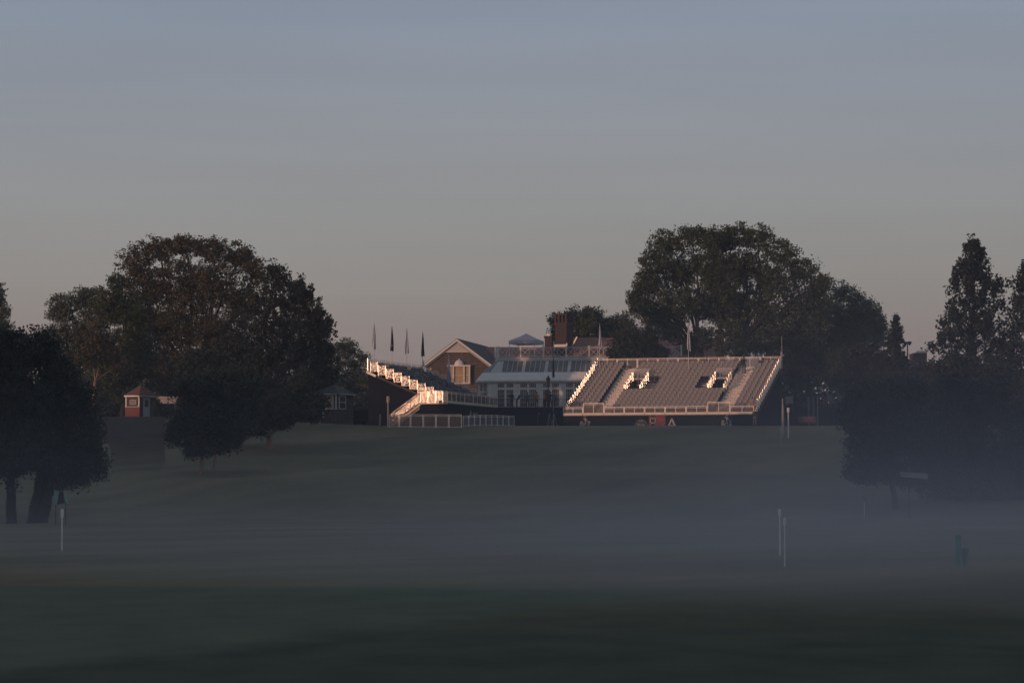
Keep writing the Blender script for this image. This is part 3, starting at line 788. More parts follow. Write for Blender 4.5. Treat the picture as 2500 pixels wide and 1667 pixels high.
    # skirts
    if skirts:
        sk = MB(); sk.box(.0, U, .03, .07, -.6, hd - .09); fs = sk.build('front_skirt', 'black', t)
        for u in (.02, U - .10):
            sk = MB(); pts = [(u, .08, -.6), (u, VB, -.6), (u, VB, tz(rows) - .35), (u, walk * .8, hd - .12), (u, .08, hd - .12)]
            sk.prism(pts, (.05, 0, 0)); sk.build('side_skirt', 'black', t)
        sk = MB(); sk.box(.1, U - .12, VB + .02, VB + .06, -.6, tz(rows) - .1); sk.build('back_skirt', 'black', t)
    # end stringer beams
    for u in (-.03, U + .01):
        sb = MB(); sb.prism([(u, walk - .1, hd - .3), (u, VB, tz(rows) - .35), (u, VB, tz(rows) - .12), (u, walk - .1, hd - .08)], (.03, 0, 0)); sb.build('stringer', 'iron', t)
    t['_x'] = 0; del t['_x']
    return t, tz, v0, VB

TH = 17.3
O1 = Vector((X(1375, 303), 303, ZT))
segpx = [0, 2.12, 4.36, 6.5, 8.65, 10.8, 13.0, 15.2, 17.55, 20.05]
front = [(segpx[i], segpx[i + 1], 1.22 if i in (1, 7) else .80, True) for i in range(9)]
gs1, tz1, v1, VB1 = grandstand('large grandstand with rows of grey seats facing the valley, lit by the low sun', O1, R(-TH), 20.05, 15, .345, .79, 1.16, 1.0,
    [(.2, 3.05, 5), (4.85, 15.6, 20), (17.6, 19.95, 4)], [(3.1, 4.8), (15.7, 17.5)], [(4.95, 6.6, 7, 11), (13.85, 15.55, 7, 11)],
    [(6.7, 7.9, 7, 10), (12.6, 13.8, 7, 10)], 'seat', front, back_n=9)
# graphics printed on the skirt
def disc_ring(cx, cz, r0, r1, n=40, y=0.0):
    b = MB()
    for i in range(n):
        a0, a1 = 2 * math.pi * i / n, 2 * math.pi * (i + 1) / n
        b.prism([(cx + r * math.cos(a), y, cz + r * math.sin(a)) for r, a in ((r0, a0), (r1, a0), (r1, a1), (r0, a1))], (0, -.008, 0))
    return b
def put_text(txt, size, cx, cz, parent, m, y=.02, name='lettering'):
    me = text_mesh(txt, size, .004); me.materials.append(M[m]); return obj(name, me, parent, loc=(cx, y, cz))
def u_of(px):     # place along the front of the big stand
    c, s = math.cos(R(TH)), math.sin(R(TH)); k = (px - 1250) / F
    return (k * O1.y - O1.x) / (c + k * s)
skirt = [c for c in gs1.children if c.name.startswith('front_skirt')][0]
def figure_logo(px):
    u = u_of(px); b = MB(); y = .018; d = (0, -.008, 0)
    def poly(*p): b.prism([(u + x / 24, y, ZL + z / 24) for x, z in p], d)
    ZL = .15
    # a small statuette-like emblem over short bars
    n = 10; b.prism([(u + .2 / 24 + 1.7 / 24 * math.cos(2 * math.pi * i / n), y, ZL + 21.2 / 24 + 1.7 / 24 * math.sin(2 * math.pi * i / n)) for i in range(n)], d)
    poly((-5, 16), (-4, 18), (-1, 15.5), (1.5, 18.5), (2, 15.5), (6, 11.5), (4.5, 10), (1, 13.5), (1.5, 8), (1, 5.5), (-.5, 5.5), (-1, 12.5))
    for x in (-11, -7.5, 8, 11.5): poly((x - 1, 5.5), (x + 1, 5.5), (x + 1, 9.5), (x - 1, 9.5))
    poly((-14, 4.2), (14, 4.2), (14, 4.8), (-14, 4.8))
    b.build('emblem', 'logo_b', skirt)
    put_text('PGA', .60, u, ZL - .30, skirt, 'logo_b')
figure_logo(1428.5); figure_logo(1774)
u = u_of(1565); b = disc_ring(u, .02 + .0, .60, .65, y=.018); b.build('emblem_ring', 'logo', skirt)
disc_ring(u, .02, .44, .465, y=.018).build('emblem_ring', 'logo', skirt)
put_text('PGA', .40, u, -.02, skirt, 'logo_b')
b = MB()
for s in (-1, 1): b.prism([(u - .24 * s, .018, .30), (u - .19 * s, .018, .30), (u + .03 * s, .018, .52), (u - .02 * s, .018, .54)], (0, -.007, 0))
b.build('emblem', 'logo', skirt)
put_text('CHAMPIONSHIP', .10, u, .52 - .02, skirt, 'logo').scale = (.7, 1, 1)
# red sponsor banner with a wrist watch
ua, ub = u_of(1584), u_of(1624.5)
b = MB(); b.box(ua, ub, .008, .026, -.3, 1.08); ban = b.build('banner', 'red_ban', gs1)
cx, cz = ua + .42, .56
disc_ring(cx, cz, .235, .31, y=.004).build('watch_print', 'logo_b', ban)
b = MB(); n = 24
b.prism([(cx + .23 * math.cos(2 * math.pi * i / n), .004, cz + .23 * math.sin(2 * math.pi * i / n)) for i in range(n)], (0, -.006, 0)); b.build('watch_print', 'dark', ban)
b = MB(); b.box(cx - .012, cx + .012, -.006, -.003, cz - .02, cz + .19); b.box(cx, cx + .11, -.006, -.003, cz - .02, cz + .005)
for i in range(12):
    a = i * math.pi / 6; b.box(cx + .19 * math.cos(a) - .014, cx + .19 * math.cos(a) + .014, -.006, -.003, cz + .19 * math.sin(a) - .014, cz + .19 * math.sin(a) + .014)
b.build('watch_print', 'logo_b', ban)
b = MB(); b.box(cx - .15, cx + .15, .0, .006, cz + .31, cz + .52); b.box(cx - .15, cx + .15, .0, .006, cz - .60, cz - .31); b.box(cx + .31, cx + .38, .0, .006, cz - .05, cz + .05); b.build('watch_print', 'dark', ban)
M['pale_red'] = mat('pale_red_print', (.28, .10, .10), .8)
b = MB(); b.box(ub - .72, ub - .15, .0, .006, .58, .64)
for q in (.64, .50, .40, .24): b.box(ub - q, ub - q + .03, .0, .006, .64, .80)
b.build('banner_print', 'pale_red', ban)
# letter A mark
ua = u_of(1640); b = MB()
def pl(*p): b.prism([(ua + x, .018, z) for x, z in p], (0, -.008, 0))
pl((-.42, .0), (-.28, .0), (.05, .62), (.0, .78), (-.06, .78)); pl((.0, .78), (.08, .76), (.42, .0), (.20, .0), (-.05, .62)); pl((-.22, .02), (.10, .02), (.13, .10), (-.16, .10))
b.build('letter_mark', 'logo_b', skirt)

# left grandstand, seen from its near end, facing right
A2 = 72.7
O2 = Vector((X(1092, 295), 295, ZT))
L2 = 16.6
fr2 = [(L2 * i / 6, L2 * (i + 1) / 6, 1.12, True) for i in range(6)]
gs2, tz2, v2, VB2 = grandstand('smaller grandstand seen end-on with blazing sunlit bar panels and dark slate seats', O2, R(A2), L2, 9, .37, .845, 2.20, .65,
    [(.25, 4.1, 7), (5.3, 10.9, 10), (12.1, 16.3, 7)], [(4.2, 5.2), (11.0, 12.0)], [], [], 'seat_b', fr2, endh=.98, back_n=5)
put_text('PGA', 1.0, 9.3, .75, [c for c in gs2.children if c.name.startswith('front_skirt')][0], 'logo', y=.02)
b = MB(); b.prism([(7.35, .018, .8), (7.6, .018, .8), (7.75, .018, 1.5), (7.55, .018, 1.7), (7.2, .018, 1.2)], (0, -.008, 0)); b.build('emblem', 'logo', [c for c in gs2.children if c.name.startswith('front_skirt')][0])
# lit outrigger bracket at the top back corner
b = MB(); b.bar((-.12, VB2 + .15, tz2(9) - .12), (-.12, VB2 - .85, tz2(9) - .58), .1, .24); b.build('bracket', 'alu_dull', gs2)
# landing at the near end with bars, and the stair that leads down to the left
ld = MB(); ld.box(-1.35, -.02, 0, 2.45, 2.06, 2.19); ld.build('landing', 'tan_strip', gs2)
for a, bb in ((0, .8), (.8, 1.6), (1.6, 2.4)):
    pm = MB(); picket_panel(pm, (-1.32, a + .03, 2.19), (-1.32, bb - .03, 2.19), 1.15, 7, .06); pm.build('landing_panel', 'alu', gs2)
pm = MB(); picket_panel(pm, (-1.3, .0, 2.19), (-.1, .0, 2.19), 1.15, 8, .08); pm.build('landing_panel', 'alu', gs2)
pm = MB()
pm.prism([(-1.28, .05, -.3), (-1.28, 2.5, -.3), (-1.28, 2.5, 1.8), (-1.28, 2.2, 2.05), (-1.28, .05, 2.05)], (.03, 0, 0)); pm.box(-1.25, -.05, .04, .07, -.3, 2.05)
pm.build('landing_skirt', 'black', gs2)
st = MB(); n = 10
for i in range(n):
    v = 2.45 + i * .30; z = 2.19 - (i + 1) * .205
    st.box(-1.3, -.15, v, v + .32, z - .04, z)
for u in (-1.32, -.12): st.prism([(u, 2.45, 2.10), (u, 2.45 + n * .3, .05), (u, 2.45 + n * .3, -.18), (u, 2.45, 1.88)], (.03, 0, 0))
st.build('stairs', 'tan_strip', gs2)
for u in (-1.34, -.1):
    for k in range(3):
        a, bb = 2.45 + k * 1.0, 2.45 + (k + 1) * 1.0; za, zb_ = 2.19 - k * .69, 2.19 - (k + 1) * .69
        pm = MB(); pm.bar((u, a, za - .05), (u, a, za + 1.05), .06); pm.bar((u, bb, zb_ - .05), (u, bb, zb_ + 1.05), .06)
        for q in (1.05, .12): pm.bar((u, a, za + q), (u, bb, zb_ + q), .045)
        for i in range(1, 8):
            w = i / 8; pm.tube((u, a + w, za - w * .69 + .12), (u, a + w, za - w * .69 + 1.05), .014, cap=False)
        pm.build('stair_railing', 'alu', gs2)
b = MB(); b.box(-.10, -.06, 3.95, 4.35, 1.75, 2.15); b.build('notice', 'pinkw', gs2)
# under-floor black screen of the near end
b = MB(); b.prism([(-.06, .1, -.3), (-.06, VB2, -.3), (-.06, VB2, tz2(9) - .6), (-.06, .6, 1.95), (-.06, .1, 1.95)], (.03, 0, 0)); b.build('side_skirt', 'black', gs2)

# ------------------------------------------------------------------ crowd barriers in front of the small stand
def barrier(label, pts, h, mid=False, gm='glass_p', cat='barrier', name='barrier', m='rail'):
    p0 = Vector((pts[0][0], pts[0][1], H(*pts[0][:2]))); t = thing(name, label, cat, p0)
    for a, b in zip(pts, pts[1:]):
        A, B = Vector((a[0], a[1], H(a[0], a[1]))) - p0, Vector((b[0], b[1], H(b[0], b[1]))) - p0
        rail_section(t, A, B, h, mid=mid, bottom=.06, name='barrier_panel', gm=gm, m=m)
    return t
bx = [950, 974, 1002, 1033, 1064, 1095.5, 1127.5]
barrier('bright glass-panelled barrier in front of the stair of the smaller grandstand', [(X(p, 290.5), 290.5) for p in bx], 1.28)
M['glass_b'] = mat('shaded_acrylic', (.13, .15, .17), .35, 0, .15, 1.2, alpha=.6)
barrier('shaded thin-post barrier running back from the bright one to the patio', [(X(1130 + 14 * i, 292 + 1.1 * i), 292 + 1.1 * i) for i in range(10)], 1.05, gm='glass_b')
def post_thing(name, label, cat, px, ytop, D, w=.09, m='stake', sleeve=None, ybase=None, group=None, lean=0):
    x = X(px, D); z = H(x, D) - .05; t = thing(name, label, cat, (x, D, z), 0, group)
    h = Z(ytop, D) - z; b = MB(); b.tube((0, 0, 0), (lean, 0, h), w / 2, w * .42, 8); b.build('post', m, t)
    if sleeve:
        s = MB(); s.lathe((lean * .9, 0, 0), [(w * .85, h * (1 - sleeve)), (w * .95, h * (1 - sleeve) + .02), (w * .95, h - .03), (w * .6, h)], 8); s.build('sleeve', m, t)
    return t
post_thing('marker_post', 'tall sunlit post at the left end of the bright barrier', 'post', 947, 967, 290, .16, 'pinkw', .2)

# rope stakes of the valley and the slope
post_thing('rope_stake', 'white rope stake standing alone under the left trees', 'stake', 152, 1242, 100, .055, 'stake', .2, group='rope stakes in the valley')
post_thing('rope_stake', 'thicker white rope stake, left of the pair in the mist', 'stake', 1903.5, 1242, 93, .05, 'stake', .15, group='rope stakes in the valley')
post_thing('rope_stake', 'thinner white rope stake, right of the pair in the mist', 'stake', 1915, 1263, 79, .036, 'stake', .15, group='rope stakes in the valley')
post_thing('rope_stake', 'slender pale stake on the slope right of the furled banner', 'stake', 1925.5, 995, 279, .13, 'stake', .15)
post_thing('rope_stake', 'thin pale stake touching the furled banner on the slope', 'stake', 1907, 1040, 271, .10, 'pinkw', .3)
t = post_thing('banner_pole', 'tall pale furled banner pole right of the large grandstand', 'banner pole', 1911.5, 973, 279, .12, 'pinkw')
b = MB(); b.lathe((.02, 0, 0), [(.06, .25), (.13, .5), (.13, 1.6), (.11, 2.4), (.08, 3.0), (.04, 3.4)], 7); b.build('furled_cloth', 'pinkw', t)

# ------------------------------------------------------------------ flags
def flag(label, px, ytop, ybot, D, m, ypole, w=.5, seed=0, lower=None, base_z=None, group=None, tail=.5, pm='alu_dull', name='flag'):
    x = X(px, D); z0 = Z(ypole, D) if base_z is None else base_z
    t = thing(name, label, 'flag', (x, D, z0), 0, group); h = Z(ytop, D) - z0; hb = Z(ybot, D) - z0
    b = MB(); b.tube((0, 0, 0), (0, 0, h), .035, .022, 8); b.ball((0, 0, h + .03), .045, 4); b.build('pole', pm, t)
    rnd = random.Random(seed); c = MB(); nu, nv = 13, 16; vs = []; ph = [rnd.uniform(0, 6) for _ in range(4)]
    for j in range(nv + 1):
        v = j / nv; z = h - .02 - (h - hb) * v
        half = w * (.10 + .9 * (v ** .8)) * (1 - .12 * max(0, v - .85) / .15)
        for i in range(nu):
            s = i / (nu - 1)
            xx = (s - .42) * half * 1.0 + .03 * math.sin(v * 5 + ph[0]) * v
            yy = -.05 + .11 * math.sin(s * 9 + ph[1] + v * 2.2) * (.2 + v) * .8
            zz = z - tail * .5 * v * abs(s - .3 - .4 * math.sin(ph[2])) * v
            vs.append((xx, yy, zz))
    fs = [(j * nu + i, j * nu + i + 1, (j + 1) * nu + i + 1, (j + 1) * nu + i) for j in range(nv) for i in range(nu - 1)]
    c.add(vs, fs); k = len(vs); c.add([(x_, y_ + .012, z_) for x_, y_, z_ in vs], [f[::-1] for f in fs])
    cl = c.build('cloth', m, t)
    for p in cl.data.polygons: p.use_smooth = True
    if lower:
        q = MB(); zz = Z(lower[0], D) - z0; q.ball((.05, -.03, zz), .18, 5, (.6, .5, 1.3)); q.ball((.12, -.03, zz - .35), .14, 5, (.7, .5, 1.2)); q.build('ribbon', lower[1], t)
    return t
def back2(i): return None
zr2 = ZT + tz2(9)
for px, yt, yb, m, sd, lab in ((912.5, 791, 848, 'flag_w', 1, 'white limp flag on the top back corner of the smaller grandstand'), (956, 797, 855, 'flag_n', 2, 'black limp flag with a pale emblem, second of the four over the smaller grandstand'),
                          (992.5, 803, 861, 'flag_w', 3, 'grey-white limp flag between the two black ones'), (1031.5, 811, 868, 'flag_n', 4, 'black limp flag nearest to the shingled gable')):
    D = 297.7 + (px - 912) * .128
    f = flag(lab, px, yt, yb, D, m, 900, .44 if m == 'flag_w' else .40, sd, ((884, 'flag_w') if px > 1000 else None), base_z=ZT + tz2(9) - .1, group='flags along the back of the smaller grandstand')
    if px == 956:
        e = MB()
        for k in range(10):
            a0, a1 = k * .628, (k + 1) * .628
            e.prism([(.10 * math.cos(a) * q - .01, -.19, 2.9 + .12 * math.sin(a) * q) for q, a in ((.7, a0), (1, a0), (1, a1), (.7, a1))], (0, -.01, 0))
        e.build('emblem', 'logo_b', f)
flag('pale blue flag hanging before the gable window', 1095, 870, 930, 309.5, 'flag_bl', 985, 0.47, 5, base_z=ZT + 2.2)
flag('pink-lit white flag above the left end of the large grandstand', 1464.5, 791, 842, 313.5, 'flag_w', 903, 0.43, 6, base_z=ZT + tz1(15) - .1, group='flags along the back of the large grandstand')
flag('pink-lit white flag before the giant elm over the large grandstand', 1682, 790, 852, 310.3, 'flag_w', 903, 0.42, 7, base_z=ZT + tz1(15) - .1, group='flags along the back of the large grandstand')
flag('dark narrow flag in front of the conservatory roof', 1351, 867, 919, 316, 'flag_n', 1040, 0.31, 8, base_z=ZT, name='flag')
t = thing('flag', 'bundled flag knotted on a thin pole at the top right corner of the large grandstand', 'flag', (X(1911, 309.5), 309.5, ZT + tz1(15) - .1))
b = MB(); b.tube((0, 0, 0), (-.03, 0, 3.4), .03, .02, 6); b.build('pole', 'alu_dull', t)
b = MB(); b.ball((-.05, 0, 1.55), .2, 6, (.6, .6, 1.3)); b.ball((-.1, 0, 1.2), .16, 6, (.7, .6, 1.4)); b.ball((.06, 0, 1.38), .16, 6, (1.1, .6, .8)); b.build('cloth', 'pinkw', t)

# ------------------------------------------------------------------ patio and retaining wall
PZ = 11.0
b = MB(); b.box(-40, 60, 318, 420, PZ - .25, PZ - .004); b.build('patio', 'paving', kind='structure')
t = thing('retaining_wall', 'dark retaining wall with iron fence below the conservatory people', 'wall', (X(1160, 317.4), 317.4, ZT - .3))
wl = MB(); wl.box(0, 48, 0, .55, 0, PZ - ZT + .3); wl.build('wall', 'black', t)
cp = MB(); cp.box(-.05, 48.05, -.06, .58, PZ - ZT + .302, PZ - ZT + .38); cp.build('coping', 'dark', t)
for i in range(8):
    f = MB(); x0 = i * 1.9
    for k in range(13): f.tube((x0 + k * .15, .25, 2.66), (x0 + k * .15, .25, 3.6), .012, n=4, cap=False)
    f.bar((x0, .25, 3.6), (x0 + 1.86, .25, 3.6), .04); f.bar((x0, .25, 2.78), (x0 + 1.86, .25, 2.78), .03); f.build('iron_fence', 'iron', t)
b = MB(); b.tube((0, 0, 0), (0, 0, .1), .1)

# ------------------------------------------------------------------ conservatory
DC = 326.0
oc = Vector((X(1193, DC), DC, PZ)); RC = -9.0
cons = thing('conservatory', 'white glass-roofed conservatory with balustraded roof terrace', 'conservatory', oc, R(RC))
UL = 22.6; CH = 1.42
def off(d):
    """outline of the conservatory shrunk by d (left side, chamfer, front, right)"""
    s = math.sqrt(2)
    # chamfer line through (0,0) and (-CH,CH): x+y=0 ; inward normal (1,1)/s
    x1 = d * (s - 1)  # meets front line y=d : x + d = d*s
    return [(-CH + d, 9.0), (-CH + d, CH - d + d * s), (x1, d), (UL - d, d)]
levels = [(-.28, 3.28), (.42, 4.15), (1.85, 5.52), (1.85, 5.86)]
wall = MB(); o0 = off(0)
def wallseg(mb, p, q, z0, z1, th=.18):
    p, q = Vector((*p, 0)), Vector((*q, 0)); nrm = Vector((0, 0, 1)).cross((q - p).normalized()) * th
    mb.prism([p + Vector((0, 0, z0)), q + Vector((0, 0, z0)), q + Vector((0, 0, z1)), p + Vector((0, 0, z1))], nrm)
# wall: bottom plinth, top frieze and pilasters (windows fill the bays)
for p, q in ((o0[0], o0[1]),): wallseg(wall, p, q, 0, 3.3)
for p, q in ((o0[1], o0[2]), (o0[2], o0[3])):
    wallseg(wall, p, q, 0, .35); wallseg(wall, p, q, 2.98, 3.3)
bays = [.95 + 2.54 * i for i in range(9)]
prev = 0.0
for bb in bays:
    if bb > UL - 2.2: break
    wallseg(wall, (prev, 0), (bb, 0), .35, 2.98); prev = bb + 1.86
wallseg(wall, (prev, 0), (UL, 0), .35, 2.98)
wa = wall.build('wall', 'white', cons)
gr = MB()
for bb in bays[:8]:   # shallow grooves of the boarded pilasters
    for k in range(4): gr.box(bb - .58 + k * .15, bb - .565 + k * .15, -.006, -.002, .4, 2.95)
gr.build('board_groove', 'alu_dull', wa)
def window(parent, p0, ux, w, z0, z1, nx, nz, pane='pane', fr=.055, name='window'):
    """window in the plane through p0 along unit ux; frame with muntins, pane behind"""
    ux = Vector(ux).normalized(); p0 = Vector(p0); nrm = ux.cross(Vector((0, 0, 1))); f = MB()
    def P(a, z, o=0): return p0 + ux * a + Vector((0, 0, z)) + nrm * o
    def st(a0, a1, za, zb, d0=.03, d1=-.03): f.prism([P(a0, za, d0), P(a1, za, d0), P(a1, zb, d0), P(a0, zb, d0)], -nrm * (d0 - d1))
    st(0, w, z0, z0 + fr); st(0, w, z1 - fr, z1); st(0, fr, z0 + fr, z1 - fr); st(w - fr, w, z0 + fr, z1 - fr)
    for i in range(1, nx): q = w * i / nx; st(q - .013, q + .013, z0 + fr, z1 - fr, .012, -.012)
    for i in range(1, nz): q = z0 + (z1 - z0) * i / nz; st(fr, w - fr, q - .012, q + .012, .014, -.014)
    o = f.build(name, 'white', parent); g = MB()
    g.prism([P(fr * .5, z0 + fr * .5, -.035), P(w - fr * .5, z0 + fr * .5, -.035), P(w - fr * .5, z1 - fr * .5, -.035), P(fr * .5, z1 - fr * .5, -.035)], -nrm * .01)
    g.build('pane', pane, o); return o
for i, bb in enumerate(bays[:8]):
    for k in range(2):
        x0 = bb + k * .99
        window(cons, (x0, -.0, 0), (1, 0, 0), .87, 2.42, 2.98, 4, 1, 'boardw' if i == 2 or i == 3 and k == 0 else 'pane')
        window(cons, (x0, -.0, 0), (1, 0, 0), .87, .35, 2.30, 4, 4, 'pane')
    md = MB(); md.box(bb + .87, bb + .99, -.02, .06, .35, 2.98); md.box(bb - .02, bb + .87, -.02, .06, 2.30, 2.42); md.box(bb + .99, bb + 1.88, -.02, .06, 2.30, 2.42); md.build('mullion', 'white', cons)
e = Vector((1, -1, 0)).normalized()
for k in range(2):
    p = Vector((-CH, CH, 0)) + e * (.28 + k * .78)
    window(cons, p, e, .68, 2.05, 2.98, 3, 2); window(cons, p, e, .68, .6, 2.0, 3, 3)
fc = MB(); wallseg(fc, (-CH, CH), tuple((Vector((-CH, CH, 0)) + e * .26)[:2]), .35, 2.98); wallseg(fc, tuple((Vector((-CH, CH, 0)) + e * 1.76)[:2]), (-.02, .02), .35, 2.98)
wallseg(fc, tuple((Vector((-CH, CH, 0)) + e * .26)[:2]), tuple((Vector((-CH, CH, 0)) + e * 1.76)[:2]), .352, .6, .16); fc.build('corner_wall', 'white', cons)
ins = MB(); ins.box(.3, UL - .3, 1.6, 1.7, 0, 3.2); ins.build('inner_wall', 'dark', cons)
# eave moulding, lower white slope, glazed slope, top band
rf = MB()
def slope(mb, l0, l1, th=.08, sides=(0, 1, 2)):
    a, b_ = off(l0[0]), off(l1[0])
    for s in sides:
        p = [Vector((*a[s], l0[1])), Vector((*a[s + 1], l0[1])), Vector((*b_[s + 1], l1[1])), Vector((*b_[s], l1[1]))]
        nn = (p[1] - p[0]).cross(p[3] - p[0]).normalized(); mb.prism(p, nn * -th)
slope(rf, levels[0], levels[1]); rf.build('lower_roof', 'white', cons)
ev = MB()
a = off(-.30)
for s in range(3): wallseg(ev, a[s], a[s + 1], 3.12, 3.27, .22)
a = off(-.12)
for s in range(3): wallseg(ev, a[s], a[s + 1], 2.99, 3.11, .1)
ev.build('eave', 'white', cons)
gl = MB(); slope(gl, (levels[1][0] + .03, levels[1][1]), (levels[2][0], levels[2][1] - .02), .05); gl.build('roof_backing', 'white_w', cons)
# roof panes, four to a bay
a, b_ = off(.45), off(1.85); d0 = Vector((0, b_[2][1] - a[2][1], levels[2][1] - levels[1][1])); nn = Vector((1, 0, 0)).cross(d0).normalized()
for i in range(8):
    x0 = .85 + i * 2.54 + .55
    for k in range(4):
        g = MB(); xa = x0 + k * .56; p = Vector((xa, a[2][1], levels[1][1])) + nn * .03
        g.prism([p + d0 * .05, p + Vector((.50, 0, 0)) + d0 * .05, p + Vector((.50, 0, 0)) + d0 * .95, p + d0 * .95], nn * -.02); g.build('roof_pane', 'sky_pane', cons)
    g = MB()
    for k in range(1, 4): xa = x0 + k * .56 - .03; p = Vector((xa, a[2][1], levels[1][1])) + nn * .02; g.bar(p + d0 * .04, p + d0 * .97, .035, .06)
    g.build('glazing_bar', 'white', cons)
for k in range(2):   # panes of the chamfered corner
    p0_, p1_ = Vector((*a[1], levels[1][1])), Vector((*a[2], levels[1][1])); q0_, q1_ = Vector((*b_[1], levels[2][1])), Vector((*b_[2], levels[2][1]))
    w0, w1 = .1 + k * .42, .46 + k * .42
    A, B, Cc, Dd = p0_.lerp(p1_, w0), p0_.lerp(p1_, w1), q0_.lerp(q1_, w1), q0_.lerp(q1_, w0)
    nn2 = (B - A).cross(Dd - A).normalized()
    g = MB(); g.prism([x_ + nn2 * .03 for x_ in (A.lerp(Dd, .06), B.lerp(Cc, .06), B.lerp(Cc, .94), A.lerp(Dd, .94))], nn2 * -.02); g.build('roof_pane', 'sky_pane', cons)
tp = MB(); a = off(1.78)
for s in range(3): wallseg(tp, a[s], a[s + 1], 5.50, 5.90, .3)
tp.box(-CH + 1.9, UL - 1.9, 1.95, 9, 5.6, 5.8); tp.build('roof_terrace', 'white_w', cons)
# balustrade of crossed bars
def lattice(w, h):
    b = MB(); z0 = .12
    for z in (z0, h - .02, h - .16): b.box(0, w, -.02, .02, z - .02, z + .02)
    cells = [(0, w * .36), (w * .36, w * .64), (w * .64, w)]
    for i, (a0, a1) in enumerate(cells):
        zl, zh = z0 + .02, h - .18; m_ = (a0 + a1) / 2; zm = (zl + zh) / 2
        if i != 1:
            b.bar((a0, 0, zl), (a1, 0, zh), .032); b.bar((a0, .002, zh), (a1, .002, zl), .032)
        else:
            b.bar((a0, 0, zm), (m_, 0, zh), .032); b.bar((m_, .002, zh), (a1, .002, zm), .032); b.bar((a1, 0, zm), (m_, 0, zl), .032); b.bar((m_, .002, zl), (a0, .002, zm), .032)
            b.bar((a0, .004, zl), (a0, .004, zh), .03); b.bar((a1, .004, zl), (a1, .004, zh), .03)
    return b
lat = lattice(2.42, 1.12).mesh('balustrade_panel', M['white'])
pst = MB().box(-.08, .08, -.08, .08, 0, 1.16).box(-.11, .11, -.11, .11, 1.162, 1.22).mesh('balustrade_post', M['white'])
for i in range(9):
    x = .1 + i * 2.56 + .62
    obj('balustrade_post', pst, cons, loc=(x, 1.9, 5.9))
    if i < 8: obj('balustrade_panel', lat, cons, loc=(x + .07, 1.9, 5.9))
obj('balustrade_post', pst, cons, loc=(.32, 2.5, 5.9)); obj('balustrade_post', pst, cons, loc=(.32, 4.6, 5.9))
o = obj('balustrade_panel', lat, cons, loc=(.32, 2.5, 5.9), rz=R(90))

# pop-up canopy on the roof terrace
DT = 333
t = thing('canopy_tent', 'lavender-white pop-up canopy on the roof terrace left of the chimneys', 'canopy', (X(1285, DT), DT, PZ + 5.8), R(-20))
hw = 1.55; ze, zr = Z(841, DT) - PZ - 5.8, Z(832, DT) - PZ - 5.8; zp_ = Z(814, DT) - PZ - 5.8
b = MB()
prof = [(1.0, zr), (.62, zr + (zp_ - zr) * .32), (.3, zr + (zp_ - zr) * .66), (.02, zp_)]
vs = [(sx * hw * s, sy * hw * s, z) for s, z in prof for sx, sy in ((-1, -1), (1, -1), (1, 1), (-1, 1))]
fs = [(k * 4 + i, k * 4 + (i + 1) % 4, (k + 1) * 4 + (i + 1) % 4, (k + 1) * 4 + i) for k in range(3) for i in range(4)]
b.add(vs, fs); b.build('roof', 'tent', t)
b = MB()
for (sx, sy), (tx, ty) in (((-1, -1), (1, -1)), ((1, -1), (1, 1)), ((1, 1), (-1, 1)), ((-1, 1), (-1, -1))):
    b.add([(sx * hw * 1.003, sy * hw * 1.003, ze), (tx * hw * 1.003, ty * hw * 1.003, ze), (tx * hw * 1.003, ty * hw * 1.003, zr), (sx * hw * 1.003, sy * hw * 1.003, zr)], [(0, 1, 2, 3)])
b.build('valance', 'tent', t)
for sx in (-1, 1):
    for sy in (-1, 1): MB().bar((sx * (hw - .05), sy * (hw - .05), 0), (sx * (hw - .05), sy * (hw - .05), zr), .05).build('leg', 'alu_dull', t)

# ------------------------------------------------------------------ clubhouse: gable wing, main range, chimneys
DG = 336.0
og = Vector((X(1117, DG), DG, PZ)); club = thing('clubhouse', 'brown shingled clubhouse with white-trimmed gable, brown roofs and brick chimneys', 'clubhouse', og, R(-10))
k = DG / F; HWD = 84 * k; zpk = Z(829, DG) - PZ; zev = Z(891, DG) - PZ
b = MB(); b.prism([(-HWD + .25, 0, 0), (HWD - .25, 0, 0), (HWD - .25, 0, zev), (0, 0, zpk - .15), (-HWD + .25, 0, zev)], (0, 8, 0)); gw = b.build('gable_wall', 'shingle', club)
b = MB(); sl = (zpk - zev) / HWD; LEN = 19
for s in (-1, 1):
    p = [Vector((0, -.35, zpk)), Vector((s * (HWD + .1), -.35, zev - .08)), Vector((s * (HWD + .1), LEN, zev - .08)), Vector((0, LEN, zpk))]
    if s > 0: p = p[::-1]
    b.prism(p, (0, 0, .12))
b.build('gable_roof', 'roof', club)
for s in (-1, 1):
    b = MB(); q = Vector((0, 0, -.26))
    p = [Vector((0, -.40, zpk + .05)), Vector((s * (HWD + .12), -.40, zev - .05)), Vector((s * (HWD + .12), -.40, zev - .05)) + q, Vector((0, -.40, zpk + .05)) + q]
    if s < 0: p = p[::-1]
    b.prism(p, (0, .06, 0)); q2 = Vector((0, 0, -.13)); r_ = [v_ + Vector((0, .14, -.27)) for v_ in (p[0], p[1])] 
    b.build('rake_board', 'white', club)
    b = MB(); zz = zpk - .26
    p = [Vector((0, -.2, zz)), Vector((s * (HWD), -.2, zev - .30)), Vector((s * (HWD), -.2, zev - .42)), Vector((0, -.2, zz - .14))]
    if s < 0: p = p[::-1]
    b.prism(p, (0, .18, 0)); b.build('rake_moulding', 'white_w', club)
b = MB(); hv = .95; b.prism([(-hv / sl * .98, -.16, zpk - .42 - hv), (hv / sl * .98, -.16, zpk - .42 - hv), (0, -.16, zpk - .42)], (0, .15, 0)); b.build('gable_vent', 'white_w', club)
